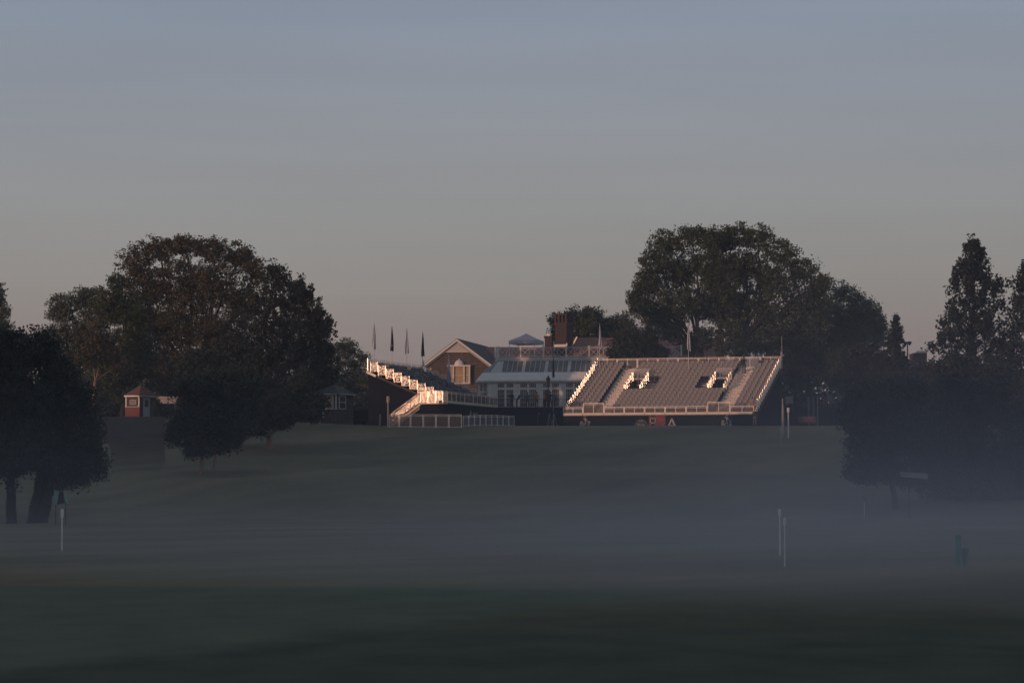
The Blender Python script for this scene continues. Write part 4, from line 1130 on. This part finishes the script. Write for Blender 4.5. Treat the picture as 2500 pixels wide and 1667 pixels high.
b = MB(); b.box(-hv / sl - .1, hv / sl + .1, -.2, -.01, zpk - .5 - hv, zpk - .425 - hv); b.build('vent_sill', 'white', club)
# bay window with half-dome
wx0, wx1 = -22 * k, 31 * k; wz0, wz1 = Z(934, DG) - PZ, Z(895, DG) - PZ
b = MB(); b.box(wx0 - .1, wx1 + .1, -.5, -.01, wz0 - .16, wz0); b.box(wx0 - .12, wx1 + .12, -.55, -.01, wz1, wz1 + .16)
for q in (wx0, wx0 + .62, wx1 - .62, wx1): b.box(q - .07, q + .07, -.45, -.01, wz0, wz1)
bw = b.build('bay_window', 'white', club)
for a0, a1, pn in ((wx0 + .08, wx0 + .54, 'warm_pane'), (wx0 + .7, wx1 - .7, 'warm_pane'), (wx1 - .54, wx1 - .08, 'warm_pane')):
    b = MB(); b.box(a0, a1, -.30, -.27, wz0 + .02, wz1 - .02); b.build('pane', pn, bw)
    b = MB(); b.box(a0, a1, -.33, -.302, (wz0 + wz1) / 2 - .10, (wz0 + wz1) / 2 - .05); b.box((a0 + a1) / 2 - .012, (a0 + a1) / 2 + .012, -.33, -.302, wz0 + .02, (wz0 + wz1) / 2 - .11); b.build('sash', 'white', bw)
b = MB(); r_ = 12.2 * k; cxw = (wx0 + wx1) / 2 - .02
vs = []; nn_ = 12; mm_ = 6
for j in range(mm_ + 1):
    for i in range(nn_ + 1):
        a, e_ = math.pi * i / nn_, math.pi / 2 * j / mm_
        vs.append((cxw + r_ * math.cos(a) * math.cos(e_), -.06 - .42 * math.sin(a) * math.cos(e_), wz1 + .165 + (17 * k - .165) * math.sin(e_)))
b.add(vs, [(j * (nn_ + 1) + i, j * (nn_ + 1) + i + 1, (j + 1) * (nn_ + 1) + i + 1, (j + 1) * (nn_ + 1) + i) for j in range(mm_) for i in range(nn_)])
dm = b.build('dome', 'white', bw); MB().ball((cxw, -.08, wz1 + 17 * k + .05), .09, 5).build('finial', 'white', dm)
# main range roofs (world-aligned, seen beyond the terrace)
def roof_block(px0, px1, D, yridge, yeave, hipl=0, hipr=0, m='slate', depth=9, name='main_roof'):
    inv = Matrix.Rotation(R(10), 4, 'Z') @ Matrix.Translation(-og)
    zr_, ze_ = Z(yridge, D + depth / 2), Z(yeave, D); x0, x1 = X(px0, D), X(px1, D)
    pts = [(x0, D, ze_), (x1, D, ze_), (x1, D + depth, ze_), (x0, D + depth, ze_), (x0 + hipl, D + depth / 2, zr_), (x1 - hipr, D + depth / 2, zr_)]
    b = MB(); b.add([inv @ Vector(p) for p in pts], [(0, 1, 5, 4), (2, 3, 4, 5), (1, 2, 5), (3, 0, 4), (3, 2, 1, 0)])
    o = b.build(name, m, club)
    w = MB(); w.add([inv @ Vector(p) for p in [(x0 + .3, D + .3, PZ), (x1 - .3, D + .3, PZ), (x1 - .3, D + depth - .3, PZ), (x0 + .3, D + depth - .3, PZ), (x0 + .3, D + .3, ze_), (x1 - .3, D + .3, ze_), (x1 - .3, D + depth - .3, ze_), (x0 + .3, D + depth - .3, ze_)]],
        [(0, 1, 5, 4), (1, 2, 6, 5), (2, 3, 7, 6), (3, 0, 4, 7)]); w.build('main_wall', 'shingle', club)
    return o
roof_block(1185, 1392, 346, 847, 885, 0, 0)
roof_block(1362, 1775, 344, 824, 876, 1.9, 0)
def chimney(px0, px1, ytop, ybot, D, ang, depth, pots=False):
    inv = Matrix.Rotation(R(10), 4, 'Z') @ Matrix.Translation(-og)
    w = X(px1, D) - X(px0, D); w /= math.cos(ang); x0 = X(px0, D); z0, z1 = Z(ybot, D), Z(ytop, D)
    m_ = inv @ Matrix.Translation((x0, D, 0)) @ Matrix.Rotation(ang, 4, 'Z')
    b = MB(); h = z1 - z0
    if pots:
        b.box(0, w, 0, depth, z0 - 2, z1 - 1.45, m_); b.box(-.05, w + .05, -.05, depth + .05, z1 - 1.448, z1 - 1.25, m_); b.box(-.1, w + .1, -.1, depth + .1, z1 - 1.248, z1 - 1.02, m_)
        for i in range(4):
            for (ya, yb) in ((-.06, .22), (depth - .22, depth + .06)): b.box(-.06 + i * (w - .13) / 3, .19 + i * (w - .13) / 3, ya, yb, z1 - 1.018, z1 - .2, m_)
        for i in range(1, 4): b.box(w - .18, w + .06, .2 + i * (depth - .6) / 3, .45 + i * (depth - .6) / 3, z1 - 1.018, z1 - .2, m_)
        b.box(-.1, w + .1, -.1, depth + .1, z1 - .198, z1, m_)
    else:
        b.box(0, w, 0, depth, z0 - 2, z1 - .25, m_); b.box(-.07, w + .07, -.07, depth + .07, z1 - .248, z1, m_)
    c = b.build('chimney', 'brick', club); 
    if pots:
        f = MB(); f.box(-.12, w + .12, -.16, -.11, Z(848, D), Z(841, D), m_); f.box(-.16, -.05, -.2, -.1, Z(848, D), Z(838, D), m_); f.box(w + .05, w + .16, -.2, -.1, Z(848, D), Z(838, D), m_); f.build('flashing', 'white', c)
        f = MB(); f.box(.3, w - .3, .3, depth - .3, z1 - 1.0, z1 - .3, m_); f.build('flue', 'dark', c)
        f = MB(); f.bar(m_ @ Vector((w + .35, depth * .4, Z(846, D))), m_ @ Vector((w + 1.0, depth * .4, Z(822, D))), .16); f.build('flue_pipe', 'alu_dull', c)
    else:
        f = MB(); f.box(.2, w * .75, .1, .5, z1 + .003, z1 + .25, m_); f.build('chimney_pot', 'tan_strip', c)
chimney(1355, 1383, 766, 850, 345, R(-20), 2.4, True)
chimney(1330, 1347, 820, 850, 341, R(-18), .8)

# ------------------------------------------------------------------ street lamp near the conservatory
t = thing('street_lamp', 'black lantern lamp post before the conservatory windows', 'street lamp', (X(1338.5, 316.5), 316.5, ZT))
zt_ = Z(916, 316.5) - ZT
b = MB(); b.lathe((0, 0, 0), [(.16, 0), (.16, .3), (.09, .5), (.07, 1.2), (.055, zt_ - 1.15), (.09, zt_ - 1.1), (.05, zt_ - 1.0)], 10); b.build('post', 'iron', t)
b = MB(); b.lathe((0, 0, 0), [(.09, zt_ - 1.0), (.21, zt_ - .42)], 6); b.build('lantern', 'lantern', t)
b = MB()
for i in range(6):
    a = i * math.pi / 3; b.bar((.09 * math.cos(a), .09 * math.sin(a), zt_ - 1.0), (.22 * math.cos(a), .22 * math.sin(a), zt_ - .42), .025)
b.build('lantern_frame', 'iron', t)
b = MB(); b.lathe((0, 0, 0), [(.25, zt_ - .42), (.2, zt_ - .3), (.09, zt_ - .14), (.04, zt_ - .06), (.05, zt_ - .03), (.01, zt_ + .03)], 6); b.build('lantern_cap', 'iron', t)

# ------------------------------------------------------------------ huts on the left
def hut(label, px0, pxm, px1, D, yroof, yeave, ybase, lit):
    """octagon-like ticket hut shown corner-on"""
    x = X(pxm, D); z0 = H(x, D) - .05; t = thing('ticket_hut', label, 'hut', (x, D - .3, z0), R(0))
    k = D / F; a = (pxm - px0) * k; c = (px1 - pxm) * k; h = Z(yeave, D) - z0; hr = Z(yroof, D) - z0
    # footprint: corner (0,0) nearest; left wall goes back-left, right wall back-right
    Lp, Rp = Vector((-a, a * .45, 0)), Vector((c, c * 1.9, 0)); B = Lp + Rp
    def wseg(p, q, za, zb, th, m, name, o=0.0, par=None):
        p, q = Vector(p), Vector(q); nr = Vector((0, 0, 1)).cross((q - p).normalized()); mb = MB()
        if nr.y > 0: nr = -nr
        mb.prism([p + nr * o + Vector((0, 0, za)), q + nr * o + Vector((0, 0, za)), q + nr * o + Vector((0, 0, zb)), p + nr * o + Vector((0, 0, zb))], -nr * th); return mb.build(name, m, par or t)
    zero = Vector((0, 0, 0)); hs = h * .52
    wseg(Lp, zero, 0, hs, .08, 'redpanel' if lit else 'shingle', 'base_panel')
    wl_ = wseg(Lp, zero, hs + .002, h, .08, 'shingle', 'wall'); wseg(zero, Rp, 0, h, .08, 'shingle', 'wall')
    wseg(Lp, B, 0, h, .08, 'shingle', 'wall'); wseg(Rp, B, 0, h, .08, 'shingle', 'wall')
    wseg(Lp - Rp * .03, Rp * .0 + (zero - Lp) * .04, h - .02, h + .13, .1, 'white', 'fascia', .22); wseg(zero - Lp * .0, Rp * 1.06, h - .02, h + .10, .1, 'white_w', 'fascia', .24)
    for q in ((0, .07), (.93, 1)): wseg(Lp.lerp(zero, q[0]), Lp.lerp(zero, q[1]), hs + .01, h - .03, .03, 'white', 'corner_board', .03)
    wseg(Lp.lerp(zero, -.04), Lp.lerp(zero, 1.02), hs - .04, hs + .03, .1, 'white_w', 'sill', .08)
    # door or window
    if lit:
        d_ = wseg(Rp * .22, Rp * .62, .02, h - .12, .04, 'white_w', 'door', .05); wseg(Rp * .30, Rp * .54, hs, h - .3, .01, 'pane', 'pane', .055, d_)
        w_ = wseg(Lp.lerp(zero, .3), Lp.lerp(zero, .75), hs + .25, h - .35, .02, 'white_w', 'window', .02); wseg(Lp.lerp(zero, .33), Lp.lerp(zero, .72), hs + .3, h - .4, .01, 'boardw', 'pane', .03, w_)
    else:
        for (P_, Q_, s0, s1) in ((Lp, zero, .45, .85), (zero, Rp, .12, .55)):
            w_ = wseg(P_.lerp(Q_, s0), P_.lerp(Q_, s1), hs, h - .1, .05, 'white', 'window', .03)
            for (m0, m1, z_0, z_1) in ((.12, .88, hs + .1, hs + (h - .1 - hs) * .48), (.12, .88, hs + (h - .1 - hs) * .54, h - .2)):
                wseg(P_.lerp(Q_, s0 + (s1 - s0) * m0), P_.lerp(Q_, s0 + (s1 - s0) * m1), z_0, z_1, .01, 'warm_pane' if s0 == .45 else 'pane', 'pane', .045, w_)
    ap = B / 2; ap.z = hr; e_ = .32
    cs = [Lp * 1.12 - Rp * .06, -(Lp + Rp) * .10, Rp * 1.12 - Lp * .06, B * 1.06]
    b = MB(); vs = [Vector((p.x, p.y, h + .10)) for p in cs] + [ap]; b.add(vs, [(0, 1, 4), (1, 2, 4), (2, 3, 4), (3, 0, 4), (3, 2, 1, 0)]); b.build('roof', 'redroof' if lit else 'roof', t)
    MB().ball(ap, .12, 5).build('finial', 'roof', t)
    return t
hut('red-panelled ticket hut with a white door at the top of the path', 304, 340, 372, 311, 938, 968, 1018, True)
hut('shingled hut with two white windows in the tree shade', 768, 822, 858, 309, 936, 963, 1030, False)
# white canopy behind the ticket hut
t = thing('vehicle_canopy', 'white flat canopy with hanging sheet behind the ticket hut', 'canopy', (X(380, 320), 320, H(X(380, 320), 320)))
k = 320 / F; z1_ = Z(968, 320) - t.location.z; z0_ = Z(985, 320) - t.location.z
b = MB(); b.box(0, 60 * k, -.2, 3, z1_ - .06, z1_); b.build('roof', 'white', t)
b = MB()
vs = [(2 * k + i * 5 * k, .02 * math.sin(i * 1.3), z) for z in (z0_, z1_ - .061) for i in range(11)]
b.add(vs, [(i, i + 1, 12 + i, 11 + i) for i in range(10)]); b.build('sheet', 'tent', t)
for q in (.1, 58 * k): MB().bar((q, .05, 0), (q, .05, z1_ - .062), .08).build('post', 'alu_dull', t)

# lit table and tarp beside the second hut
t = thing('bench', 'sunlit slatted bench under the trees left of the shingled hut', 'bench', (X(772, 306), 306, H(X(772, 306), 306)))
for i in range(4): MB().box(-.8, .8, .02 * i, .02 * i + .04, .55 + i * .16, .66 + i * .16).build('slat', 'tan_strip', t)
for q in (-.7, 0, .7): MB().bar((q, .1, 0), (q, .12, 1.2), .06).build('leg', 'iron', t)
post_thing('wrapped_post', 'blue wrapped post in front of the sunlit bench', 'post', 780, 980, 303, .16, 'flag_bl')
post_thing('bollard', 'grey short bollard on the turf left of the bright barrier', 'post', 927.5, 1011, 292, .2, 'sign')

# ------------------------------------------------------------------ bins, boards and signs
def bin_(label, px, yt, yb, D, w0, w1, m='teal', name='litter_bin', z=None):
    x = X(px, D); zt2 = Z(yt, D); zb2 = Z(yb, D) if z is None else z
    t = thing(name, label, 'litter bin', (x, D, zb2)); h = zt2 - zb2
    b = MB(); b.lathe((0, 0, 0), [(w1 / 2, 0), (w0 / 2 * .98, h * .88)], 12); b.build('body', m, t)
    b = MB(); b.lathe((0, 0, 0), [(w0 / 2 * 1.08, h * .882), (w0 / 2 * 1.1, h)], 12); b.build('rim', m, t)
    b = MB(); b.lathe((0, 0, 0), [(w0 / 2 * .9, h * 1.002), (w0 / 2 * .88, h * 1.01)], 12); b.build('opening_shade', 'dark', t)  # dark disc stands in for the shade inside the open bin
    return t
def groundD(py):     # distance at which level valley ground shows at row py
    return EYE * F / (py - HOR)
# folding teal bin on the slope foot at the left: legs and body
DB = 186
t = thing('litter_bin', 'teal bin with dark centre under the near left trees', 'litter bin', (X(146, DB), DB, H(X(146, DB), DB)))
zb_ = Z(1231, DB) - t.location.z; zt_ = Z(1200, DB) - t.location.z; k = DB / F
b = MB(); b.prism([(-14 * k, 0, zt_), (-13 * k, 0, zb_), (-7 * k, 0, zb_), (-2 * k, 0, zt_)], (0, .3, 0)); b.prism([(8 * k, 0, zt_), (12 * k, 0, zt_), (18 * k, 0, zb_ + .05), (13 * k, 0, zb_ + .15)], (0, .3, 0)); b.build('panel', 'teal_p', t)
b = MB(); b.prism([(-7 * k, .05, zb_), (13 * k, .05, zb_ + .1), (8 * k, .05, zt_), (-2 * k, .05, zt_)], (0, .3, 0)); b.build('bag', 'dark', t)
b = MB(); b.bar((-10 * k, .1, -.05), (-10 * k, .1, zb_), .05); b.bar((14 * k, .1, -.05), (14 * k, .1, zb_ + .1), .05); b.build('stand', 'iron', t)
for px_, w_, yt_, lab_ in ((2338.5, .17, 1307, 'tallest teal bin of the three in the right-hand mist'), (2341, .125, 1342, 'small teal bin in front of the tallest one in the right-hand mist'), (2355, .18, 1338, 'squat teal bin right of the tallest one in the right-hand mist')):
    bin_(lab_, px_, yt_, 1383, 79.5 if w_ < .13 else 80.2, w_, w_ * .62, 'teal_p', z=0)
bin_('small teal bin beside the lit sign right of the large grandstand', 2071, 992, 1010, 296, .6, .5)

t = thing('scoreboard', 'long white board on a pole, hanging in the dark right-hand trees', 'sign', (X(2232, 196), 196, H(X(2232, 196), 196)))
k = 196 / F; z0_ = Z(1166, 196) - t.location.z
b = MB(); b.prism([(-33 * k, 0, z0_ + .08), (33 * k, 0, z0_ - .08), (34 * k, 0, z0_ + .12), (31 * k, 0, z0_ + .3), (-33 * k, 0, z0_ + .38)], (0, .12, 0)); b.build('board', 'board_p', t)
b = MB()
for i in range(9): b.box(-31 * k + i * 2.8 * k, -29.5 * k + i * 2.8 * k, -.006, -.002, z0_ + .17, z0_ + .25)
b.build('board_print', 'dark', t)
b = MB(); b.tube((-12 * k, .2, -.1), (-12 * k, .2, z0_ + .3), .035); b.build('pole', 'bark', t)
b = MB(); b.tube((-12 * k, .2, z0_ + .3), (-12 * k, .2, z0_ + .58), .03); b.ball((-12 * k, .2, z0_ + .62), .08, 5); b.build('antenna', 'sign', t)
t = thing('stake_sign', 'small square notice on a thin stake at the tree edge', 'sign', (X(2110, 200), 200, H(X(2110, 200), 200)))
z1_ = Z(1210, 200) - t.location.z; z0_ = Z(1224, 200) - t.location.z
MB().box(-.14, .14, -.02, .02, z0_, z1_).build('board', 'sign', t); MB().tube((0, .04, -.1), (0, .04, z1_ - .05), .02).build('stake', 'stake', t)

def board(label, px0, px1, yt, yb, D, m='boardw', legs=True, name='display_board', cat='board', tilt=0):
    x0, x1 = X(px0, D), X(px1, D); xm = (x0 + x1) / 2; g = H(xm, D); t = thing(name, label, cat, (xm, D, g), R(tilt))
    w = (x1 - x0) / 2; za, zb2 = Z(yb, D) - g, Z(yt, D) - g
    MB().box(-w, w, 0, .06, za, zb2).build('board', m, t)
    f = MB(); f.box(-w - .04, w + .04, -.01, .07, zb2 + .002, zb2 + .06); f.build('frame', 'sign', t)
    if legs:
        for s in (-1, 1): MB().bar((s * (w + .045), .03, -.05), (s * (w + .045), .03, zb2 - .0), .06).build('leg', 'iron', t)
    return t
board('framed brownish board on legs right of the large grandstand', 1919, 1937, 968, 985, 304)
board('pale blank board beside a smaller one in the right shade', 2049, 2070, 961, 979, 312, 'sign')
board('smaller pale board left of the larger one in the right shade', 2021, 2034, 965, 980, 312, 'sign')
board('dark reddish panel standing between white door frames', 2009, 2020, 970, 990, 314, 'redroof')
board('low red banner on the turf right of the large grandstand', 1950, 1992, 1019, 1032, 301, 'dim_red', False, 'ground_banner', 'banner')
t = thing('door_frame', 'white narrow doorway in the shade right of the large grandstand', 'door', (X(1993, 313), 313, H(X(1993, 313), 313)))
z_ = Z(967, 313) - t.location.z
MB().box(-.35, -.15, 0, .1, 1.2, z_ - .05).build('side_panel', 'sign', t); MB().box(.12, .26, 0, .1, 0, z_).build('jamb', 'boardw', t); MB().box(-.4, .3, .0, .1, .05, .25).build('threshold', 'sign', t); MB().box(-.14, .11, .04, .08, .25, z_ - .1).build('door_leaf', 'dark', t)
post_thing('slim_column', 'slim pale column left of the white doorway', 'post', 1974.5, 968, 312, .14, 'sign', .4)
# lit round sign on a short mast
D_ = 290; x = X(2087, D_); t = thing('flower_sign', 'sunlit pinkish sign on a short mast by the right trees', 'sign', (x, D_, H(x, D_)))
zt_ = Z(994, D_) - t.location.z
b = MB(); b.prism([(-.16, 0, zt_ - .32), (.12, 0, zt_ - .36), (.2, 0, zt_ - .18), (.02, 0, zt_), (-.18, 0, zt_ - .06)], (0, .05, 0)); b.build('panel', 'tan_strip', t)
MB().tube((.06, .03, -.05), (.06, .03, zt_ - .3), .04).build('mast', 'stake', t)

# distant street light and brick block between the right-hand trees
D_ = 420; x = X(2218, D_); z0 = H(x, D_); t = thing('street_light', 'double-headed street light above the far brick block', 'street light', (x, D_, z0)); zt_ = Z(834, D_) - z0
MB().tube((0, 0, 0), (0, 0, zt_ - .3), .14, .09).build('pole', 'iron', t)
b = MB(); b.lathe((-.3, 0, 0), [(.05, zt_ - .55), (.34, zt_ - .2), (.3, zt_)], 8); b.lathe((.3, 0, 0), [(.05, zt_ - .55), (.3, zt_ - .2), (.26, zt_ + .03)], 8); b.build('lamp_head', 'iron', t)
x0, x1 = X(2243, D_), X(2275, D_)
t = thing('brick_building', 'far brick block with low pink roof between the right trees', 'building', (x0, D_ + 4, z0))
MB().box(0, x1 - x0, 0, 5, 0, Z(858, D_) - z0).build('tower', 'brick', t)
MB().box(.5, 1.9, .2, 1.5, Z(858, D_) - z0 + .003, Z(853, D_) - z0).build('roof_vent', 'tan_strip', t)
MB().box(X(2190, D_) - x0, -.003, .5, 6, Z(884, D_) - z0, Z(878, D_) - z0).build('low_roof', 'redroof', t)
MB().box(X(2192, D_) - x0, -.1, .8, 5.6, 0, Z(884, D_) - z0 - .003).build('wing_wall', 'boardw', t)
b = MB()
for i in range(3): b.box(.3 + i * .55, .6 + i * .55, -.03, -.005, (Z(858, D_) - z0) * .55, (Z(858, D_) - z0) * .8)
b.build('window', 'pane', t)

# ------------------------------------------------------------------ bird
p = at(286, 648, 260); t = thing('bird', 'tiny dark bird flying left of the brown oak', 'bird', p)
b = MB(); b.ball((0, 0, 0), .11, 5, (2.0, .8, .8)); b.ball((.22, 0, .06), .06, 4); b.prism([(-.2, -.02, 0), (-.45, -.1, -.02), (-.45, .1, -.02), (-.2, .02, 0)], (0, 0, .02))
b.build('body', 'iron', t)
for s in (-1, 1): MB().prism([(.1, .04 * s, .05), (-.1, .04 * s, .05), (-.2, .4 * s, .10), (-.02, .42 * s, .13)], (0, 0, .015)).build('wing', 'iron', t)

# ------------------------------------------------------------------ people
def person(label, loc, face, pose='stand', top='dark_clothes', legs='dark_clothes', short=False, h=1.76, cap=False, shoes='dark_clothes', arm=(.1, .1), group=None, lean=0, back=None):
    """loc = ground point, face = heading in degrees (0 looks toward the camera)"""
    t = thing('person', label, 'person', loc, R(face), group)
    s = h / 1.76; V = []; E = []; Rr = []; zone = []
    def add(p, r, par=None):
        V.append(Vector(p) * s); Rr.append((r * s if not isinstance(r, tuple) else r[0] * s, r * s if not isinstance(r, tuple) else r[1] * s)); 
        if par is not None: E.append((par, len(V) - 1))
        return len(V) - 1
    ln = lean
    def L_(z): return -ln * max(0, z - .9)      # forward lean (front is -Y)
    pel = add((0, L_(.95), .95), (.15, .11))
    wa_ = add((0, L_(1.12), 1.12), (.135, .10), pel); ch = add((0, L_(1.32) + .0, 1.32), (.17, .12), wa_); up = add((0, L_(1.45) + .01, 1.45), (.12, .085), ch)
    nk = add((0, L_(1.52), 1.53), .055, up); hd_ = add((0, L_(1.6) - .01, 1.60), (.075, .085), nk); hc = add((0, L_(1.68) - .01, 1.68), (.082, .098), hd_); add((0, L_(1.74), 1.745), (.06, .07), hc)
    for sd in (-1, 1):
        sh = add((sd * .17, L_(1.42) + .01, 1.42), .062, up)
        a = arm[0 if sd < 0 else 1]           # 0 hanging .. 1 forearm forward
        elb = add((sd * (.235 + .04 * a), L_(1.14) - .03 - .08 * a, 1.14 + .04 * a), .045, sh)
        if a < .5: wr = (sd * .25, L_(.9) - .10, .90)
        else: wr = (sd * (.20 - .06 * a), L_(1.14) - .30, 1.14 + .20 * (a - .5))
        w = add(wr, .029, elb); d = (V[w] / s - V[elb] / s).normalized()
        pm = add(Vector(wr) + d * .07, (.038, .02), w)
        side = d.cross(Vector((0, 1, 0))).normalized() if abs(d.y) < .8 else Vector((1, 0, 0))
        for i, (o_, ll) in enumerate(((-.026, .065), (-.009, .075), (.009, .07), (.026, .055))):
            f1 = add(Vector(wr) + d * (.07 + ll * .55) + side * o_ * 1.1, .0085, pm); add(Vector(wr) + d * (.07 + ll) + side * o_ * 1.1 + Vector((0, -.012, -.004)), .0075, f1)
        add(Vector(wr) + d * .055 + side * (-.045 * sd) + Vector((0, -.02, 0)), .0095, pm)
        hip = add((sd * .095, L_(.9), .88), .088, pel)
        kx = sd * (.11 if pose != 'stride' else .1); ky = -.03 if pose != 'stride' else (-.16 if sd > 0 else .06)
        if pose == 'crouch': kn = add((sd * .16, -.32, .50), .062, hip); an = add((sd * .13, -.02, .10), .042, kn)
        else: kn = add((kx, ky, .49), .060, hip); an = add((kx * 1.02, ky * 1.6 + .05, .09), .040, kn)
        q = V[an] / s; add((q.x, q.y - .10, .04), (.042, .035), an) if False else add((q.x * 1.05, q.y - .13, .045), .038, an)
    me = bpy.data.meshes.new('body'); me.from_pydata(V, E, [])
    o = bpy.data.objects.new('body_tmp', me); C.objects.link(o)
    sk = o.modifiers.new('skin', 'SKIN'); sk.use_smooth_shade = True; ss = o.modifiers.new('sub', 'SUBSURF'); ss.levels = 1; ss.render_levels = 1
    sv = me.skin_vertices[0].data
    for i, r in enumerate(Rr): sv[i].radius = r; sv[i].use_root = (i == 0)
    dg = bpy.context.evaluated_depsgraph_get(); dg.update()
    bm = bpy.data.meshes.new_from_object(o.evaluated_get(dg)); bpy.data.objects.remove(o)
    if pose == 'crouch': 
        for v in bm.vertices:
            if v.co.z > .86 * s: v.co.z -= 0
    bm.materials.clear()
    for n_ in ('skin', top, legs, shoes, 'hair'): bm.materials.append(M[n_])
    for p in bm.polygons:
        c = p.center / s; x_, z_ = abs(c.x), c.z
        if z_ > 1.51: k_ = 0
        elif z_ < .10: k_ = 3
        elif z_ < .97 and x_ < .215 and not (x_ > .19 and z_ > .75): k_ = 2 if (not short or z_ > .5) else 0
        elif x_ > .2 and z_ < (1.16 if short else .93) and z_ > .7: k_ = 0
        else: k_ = 1
        if arm[0] > .5 and c.y < -.20 - ln * .3 and z_ > 1.0 and z_ < 1.5: k_ = 0
        p.material_index = k_
    bm.name = 'body'; obj('body', bm, t)
    hr = MB(); y0 = L_(1.7)
    hr.ball((0, (y0 + .018) * s, 1.725 * s), .098 * s, 7, (.88, 1.0, .72))
    hr.ball((0, (y0 + .045) * s, 1.66 * s), .08 * s, 6, (.95, .75, 1.0))
    hr.build('hair', 'hair', t)
    fc_ = MB(); fc_.prism([(-.012 * s, (y0 - .098) * s, 1.645 * s), (.012 * s, (y0 - .098) * s, 1.645 * s), (0, (y0 - .10) * s, 1.69 * s)], (0, -.02, 0))
    for sd in (-1, 1): fc_.ball((sd * .088 * s, y0 * s, 1.66 * s), .022 * s, 4, (.4, .8, 1.2))
    fc_.build('face', 'skin', t)
    ey = MB()
    for sd in (-1, 1): ey.ball((sd * .03 * s, (y0 - .088) * s, 1.685 * s), .011 * s, 4)
    ey.ball((0, (y0 - .092) * s, 1.615 * s), .018 * s, 4, (1.2, .4, .3)); ey.build('eye', 'hair', t)
    if cap:
        cb = MB(); cb.ball((0, y0 * s, 1.735 * s), .105 * s, 7, (.92, 1.05, .6)); cb.prism([(-.07, (y0 - .09) * s, 1.72 * s), (.07, (y0 - .09) * s, 1.72 * s), (.05, (y0 - .18) * s, 1.70 * s), (-.05, (y0 - .18) * s, 1.70 * s)], (0, 0, .012)); cb.build('cap', cap, t)
    if back:
        bk = MB(); bk.lathe((0, .2, 0), [(.14, 1.0), (.19, 1.1), (.19, 1.38), (.12, 1.5)], 8); bk.build('jacket', back, t)
    return t
def on_stand(u, v, w):       # point on the big stand
    return gs1.matrix_basis @ Vector((u, v, w))
gs1_m = Matrix.Translation(O1) @ Matrix.Rotation(R(-TH), 4, 'Z')
def ons(u, v, w): return gs1_m @ Vector((u, v, w))
fz_ = tz1(7) - .40
person('person in dark jacket and khaki shorts, left of the two in the left stand entrance', ons(5.35, v1(7) + 1.1, fz_), -12, 'stand', 'dark_clothes', 'khaki', True, arm=(.9, .9), h=1.80)
person('person in dark jacket and shorts, right of the two in the left stand entrance', ons(6.15, v1(7) + 1.3, fz_), 8, 'stand', 'dark_clothes', 'khaki', True, arm=(.9, .9), h=1.74, cap='dark_clothes')
# the table they lean on
t = thing('draped_table', 'black draped table between the two people in the stand entrance', 'table', ons(5.78, v1(7) + .5, fz_), R(-TH))
MB().box(-.5, .5, -.3, .3, 1.0, 1.05).build('tabletop', 'black', t)
b = MB(); b.lathe((0, 0, 0), [(.46, .0), (.42, .6), (.43, 1.0)], 12); b.build('drape', 'black', t)
person('person all in black standing at the top of the right aisle', ons(16.55, v1(13) + .35, tz1(13)), 150, 'stand', 'dark_clothes', 'dark_clothes', False, arm=(.8, .2), h=1.86, back='dark_clothes')
x, D = X(1843, 296.5), 296.5
person('person in dark top and khaki shorts at the right foot of the large grandstand', (X(1843.5, 295.5), 295.5, H(X(1843.5, 295.5), 295.5) - .02), 175, 'stand', 'dark_clothes', 'khaki', True, arm=(.9, .9), cap='grey_shoes', h=1.72)
person('person in a pink top at the right corner of the grandstand front walk', ons(19.75, .55, 1.16), 160, 'stride', 'pink_top', 'khaki', True, h=1.68)
for px, lab, top_, arm_, lean_, fc__, hh in (
    (1249, 'dark figure leftmost by the conservatory windows', 'dark_clothes', (.1, .8), .05, 170, 1.82),
    (1261, 'dark figure bending to the right beside the leftmost one', 'dark_clothes', (.9, .9), .65, 100, 1.7),
    (1288, 'person in a blue shirt looking into the conservatory', 'blue_shirt', (.1, .1), .0, 185, 1.74),
    (1310.5, 'person in a bright orange shirt before the conservatory', 'orange_shirt', (.1, .6), .0, 180, 1.80),
    (1328, 'person with orange sleeve half hidden beside the lamp post', 'orange_shirt', (.9, .9), .2, 120, 1.78),
    (1334, 'dark figure just left of the lamp post group, taller', 'dark_clothes', (.9, .1), .0, 160, 1.9),
    (1343, 'dark figure in the group right beside the lamp post', 'dark_clothes', (.9, .9), .1, 150, 1.84),
    (1351, 'dark figure rightmost of the group under the dark flag', 'dark_clothes', (.2, .9), .1, 200, 1.80)):
    D = 319.5 + (px % 3) * .35
    person(lab, (X(px, D), D, PZ), fc__, 'stand', top_, 'dark_clothes', False, hh, arm=arm_, lean=lean_)
D = 305
person('dark figure with pale shoes on the lower lawn before the retaining wall', (X(1313.5, D), D, ZT), 150, 'stride', 'dark_clothes', 'dark_clothes', False, 1.55, arm=(.9, .9), lean=.35, shoes='grey_shoes')
# tripods by the lamp post
for px, lab in ((1341, 'black tripod with camera beside the lamp post'), (1353, 'black tripod with camera right of the lamp post group')):
    t = thing('tripod', lab, 'tripod', (X(px, 312), 312, ZT))
    for i in range(3):
        a = i * 2.094 + .4; MB().tube((.42 * math.cos(a), .42 * math.sin(a), 0), (0, 0, 1.55), .025, .02).build('leg', 'alu_dull', t)
    MB().box(-.12, .12, -.2, .2, 1.56, 1.78).build('camera_body', 'iron', t)
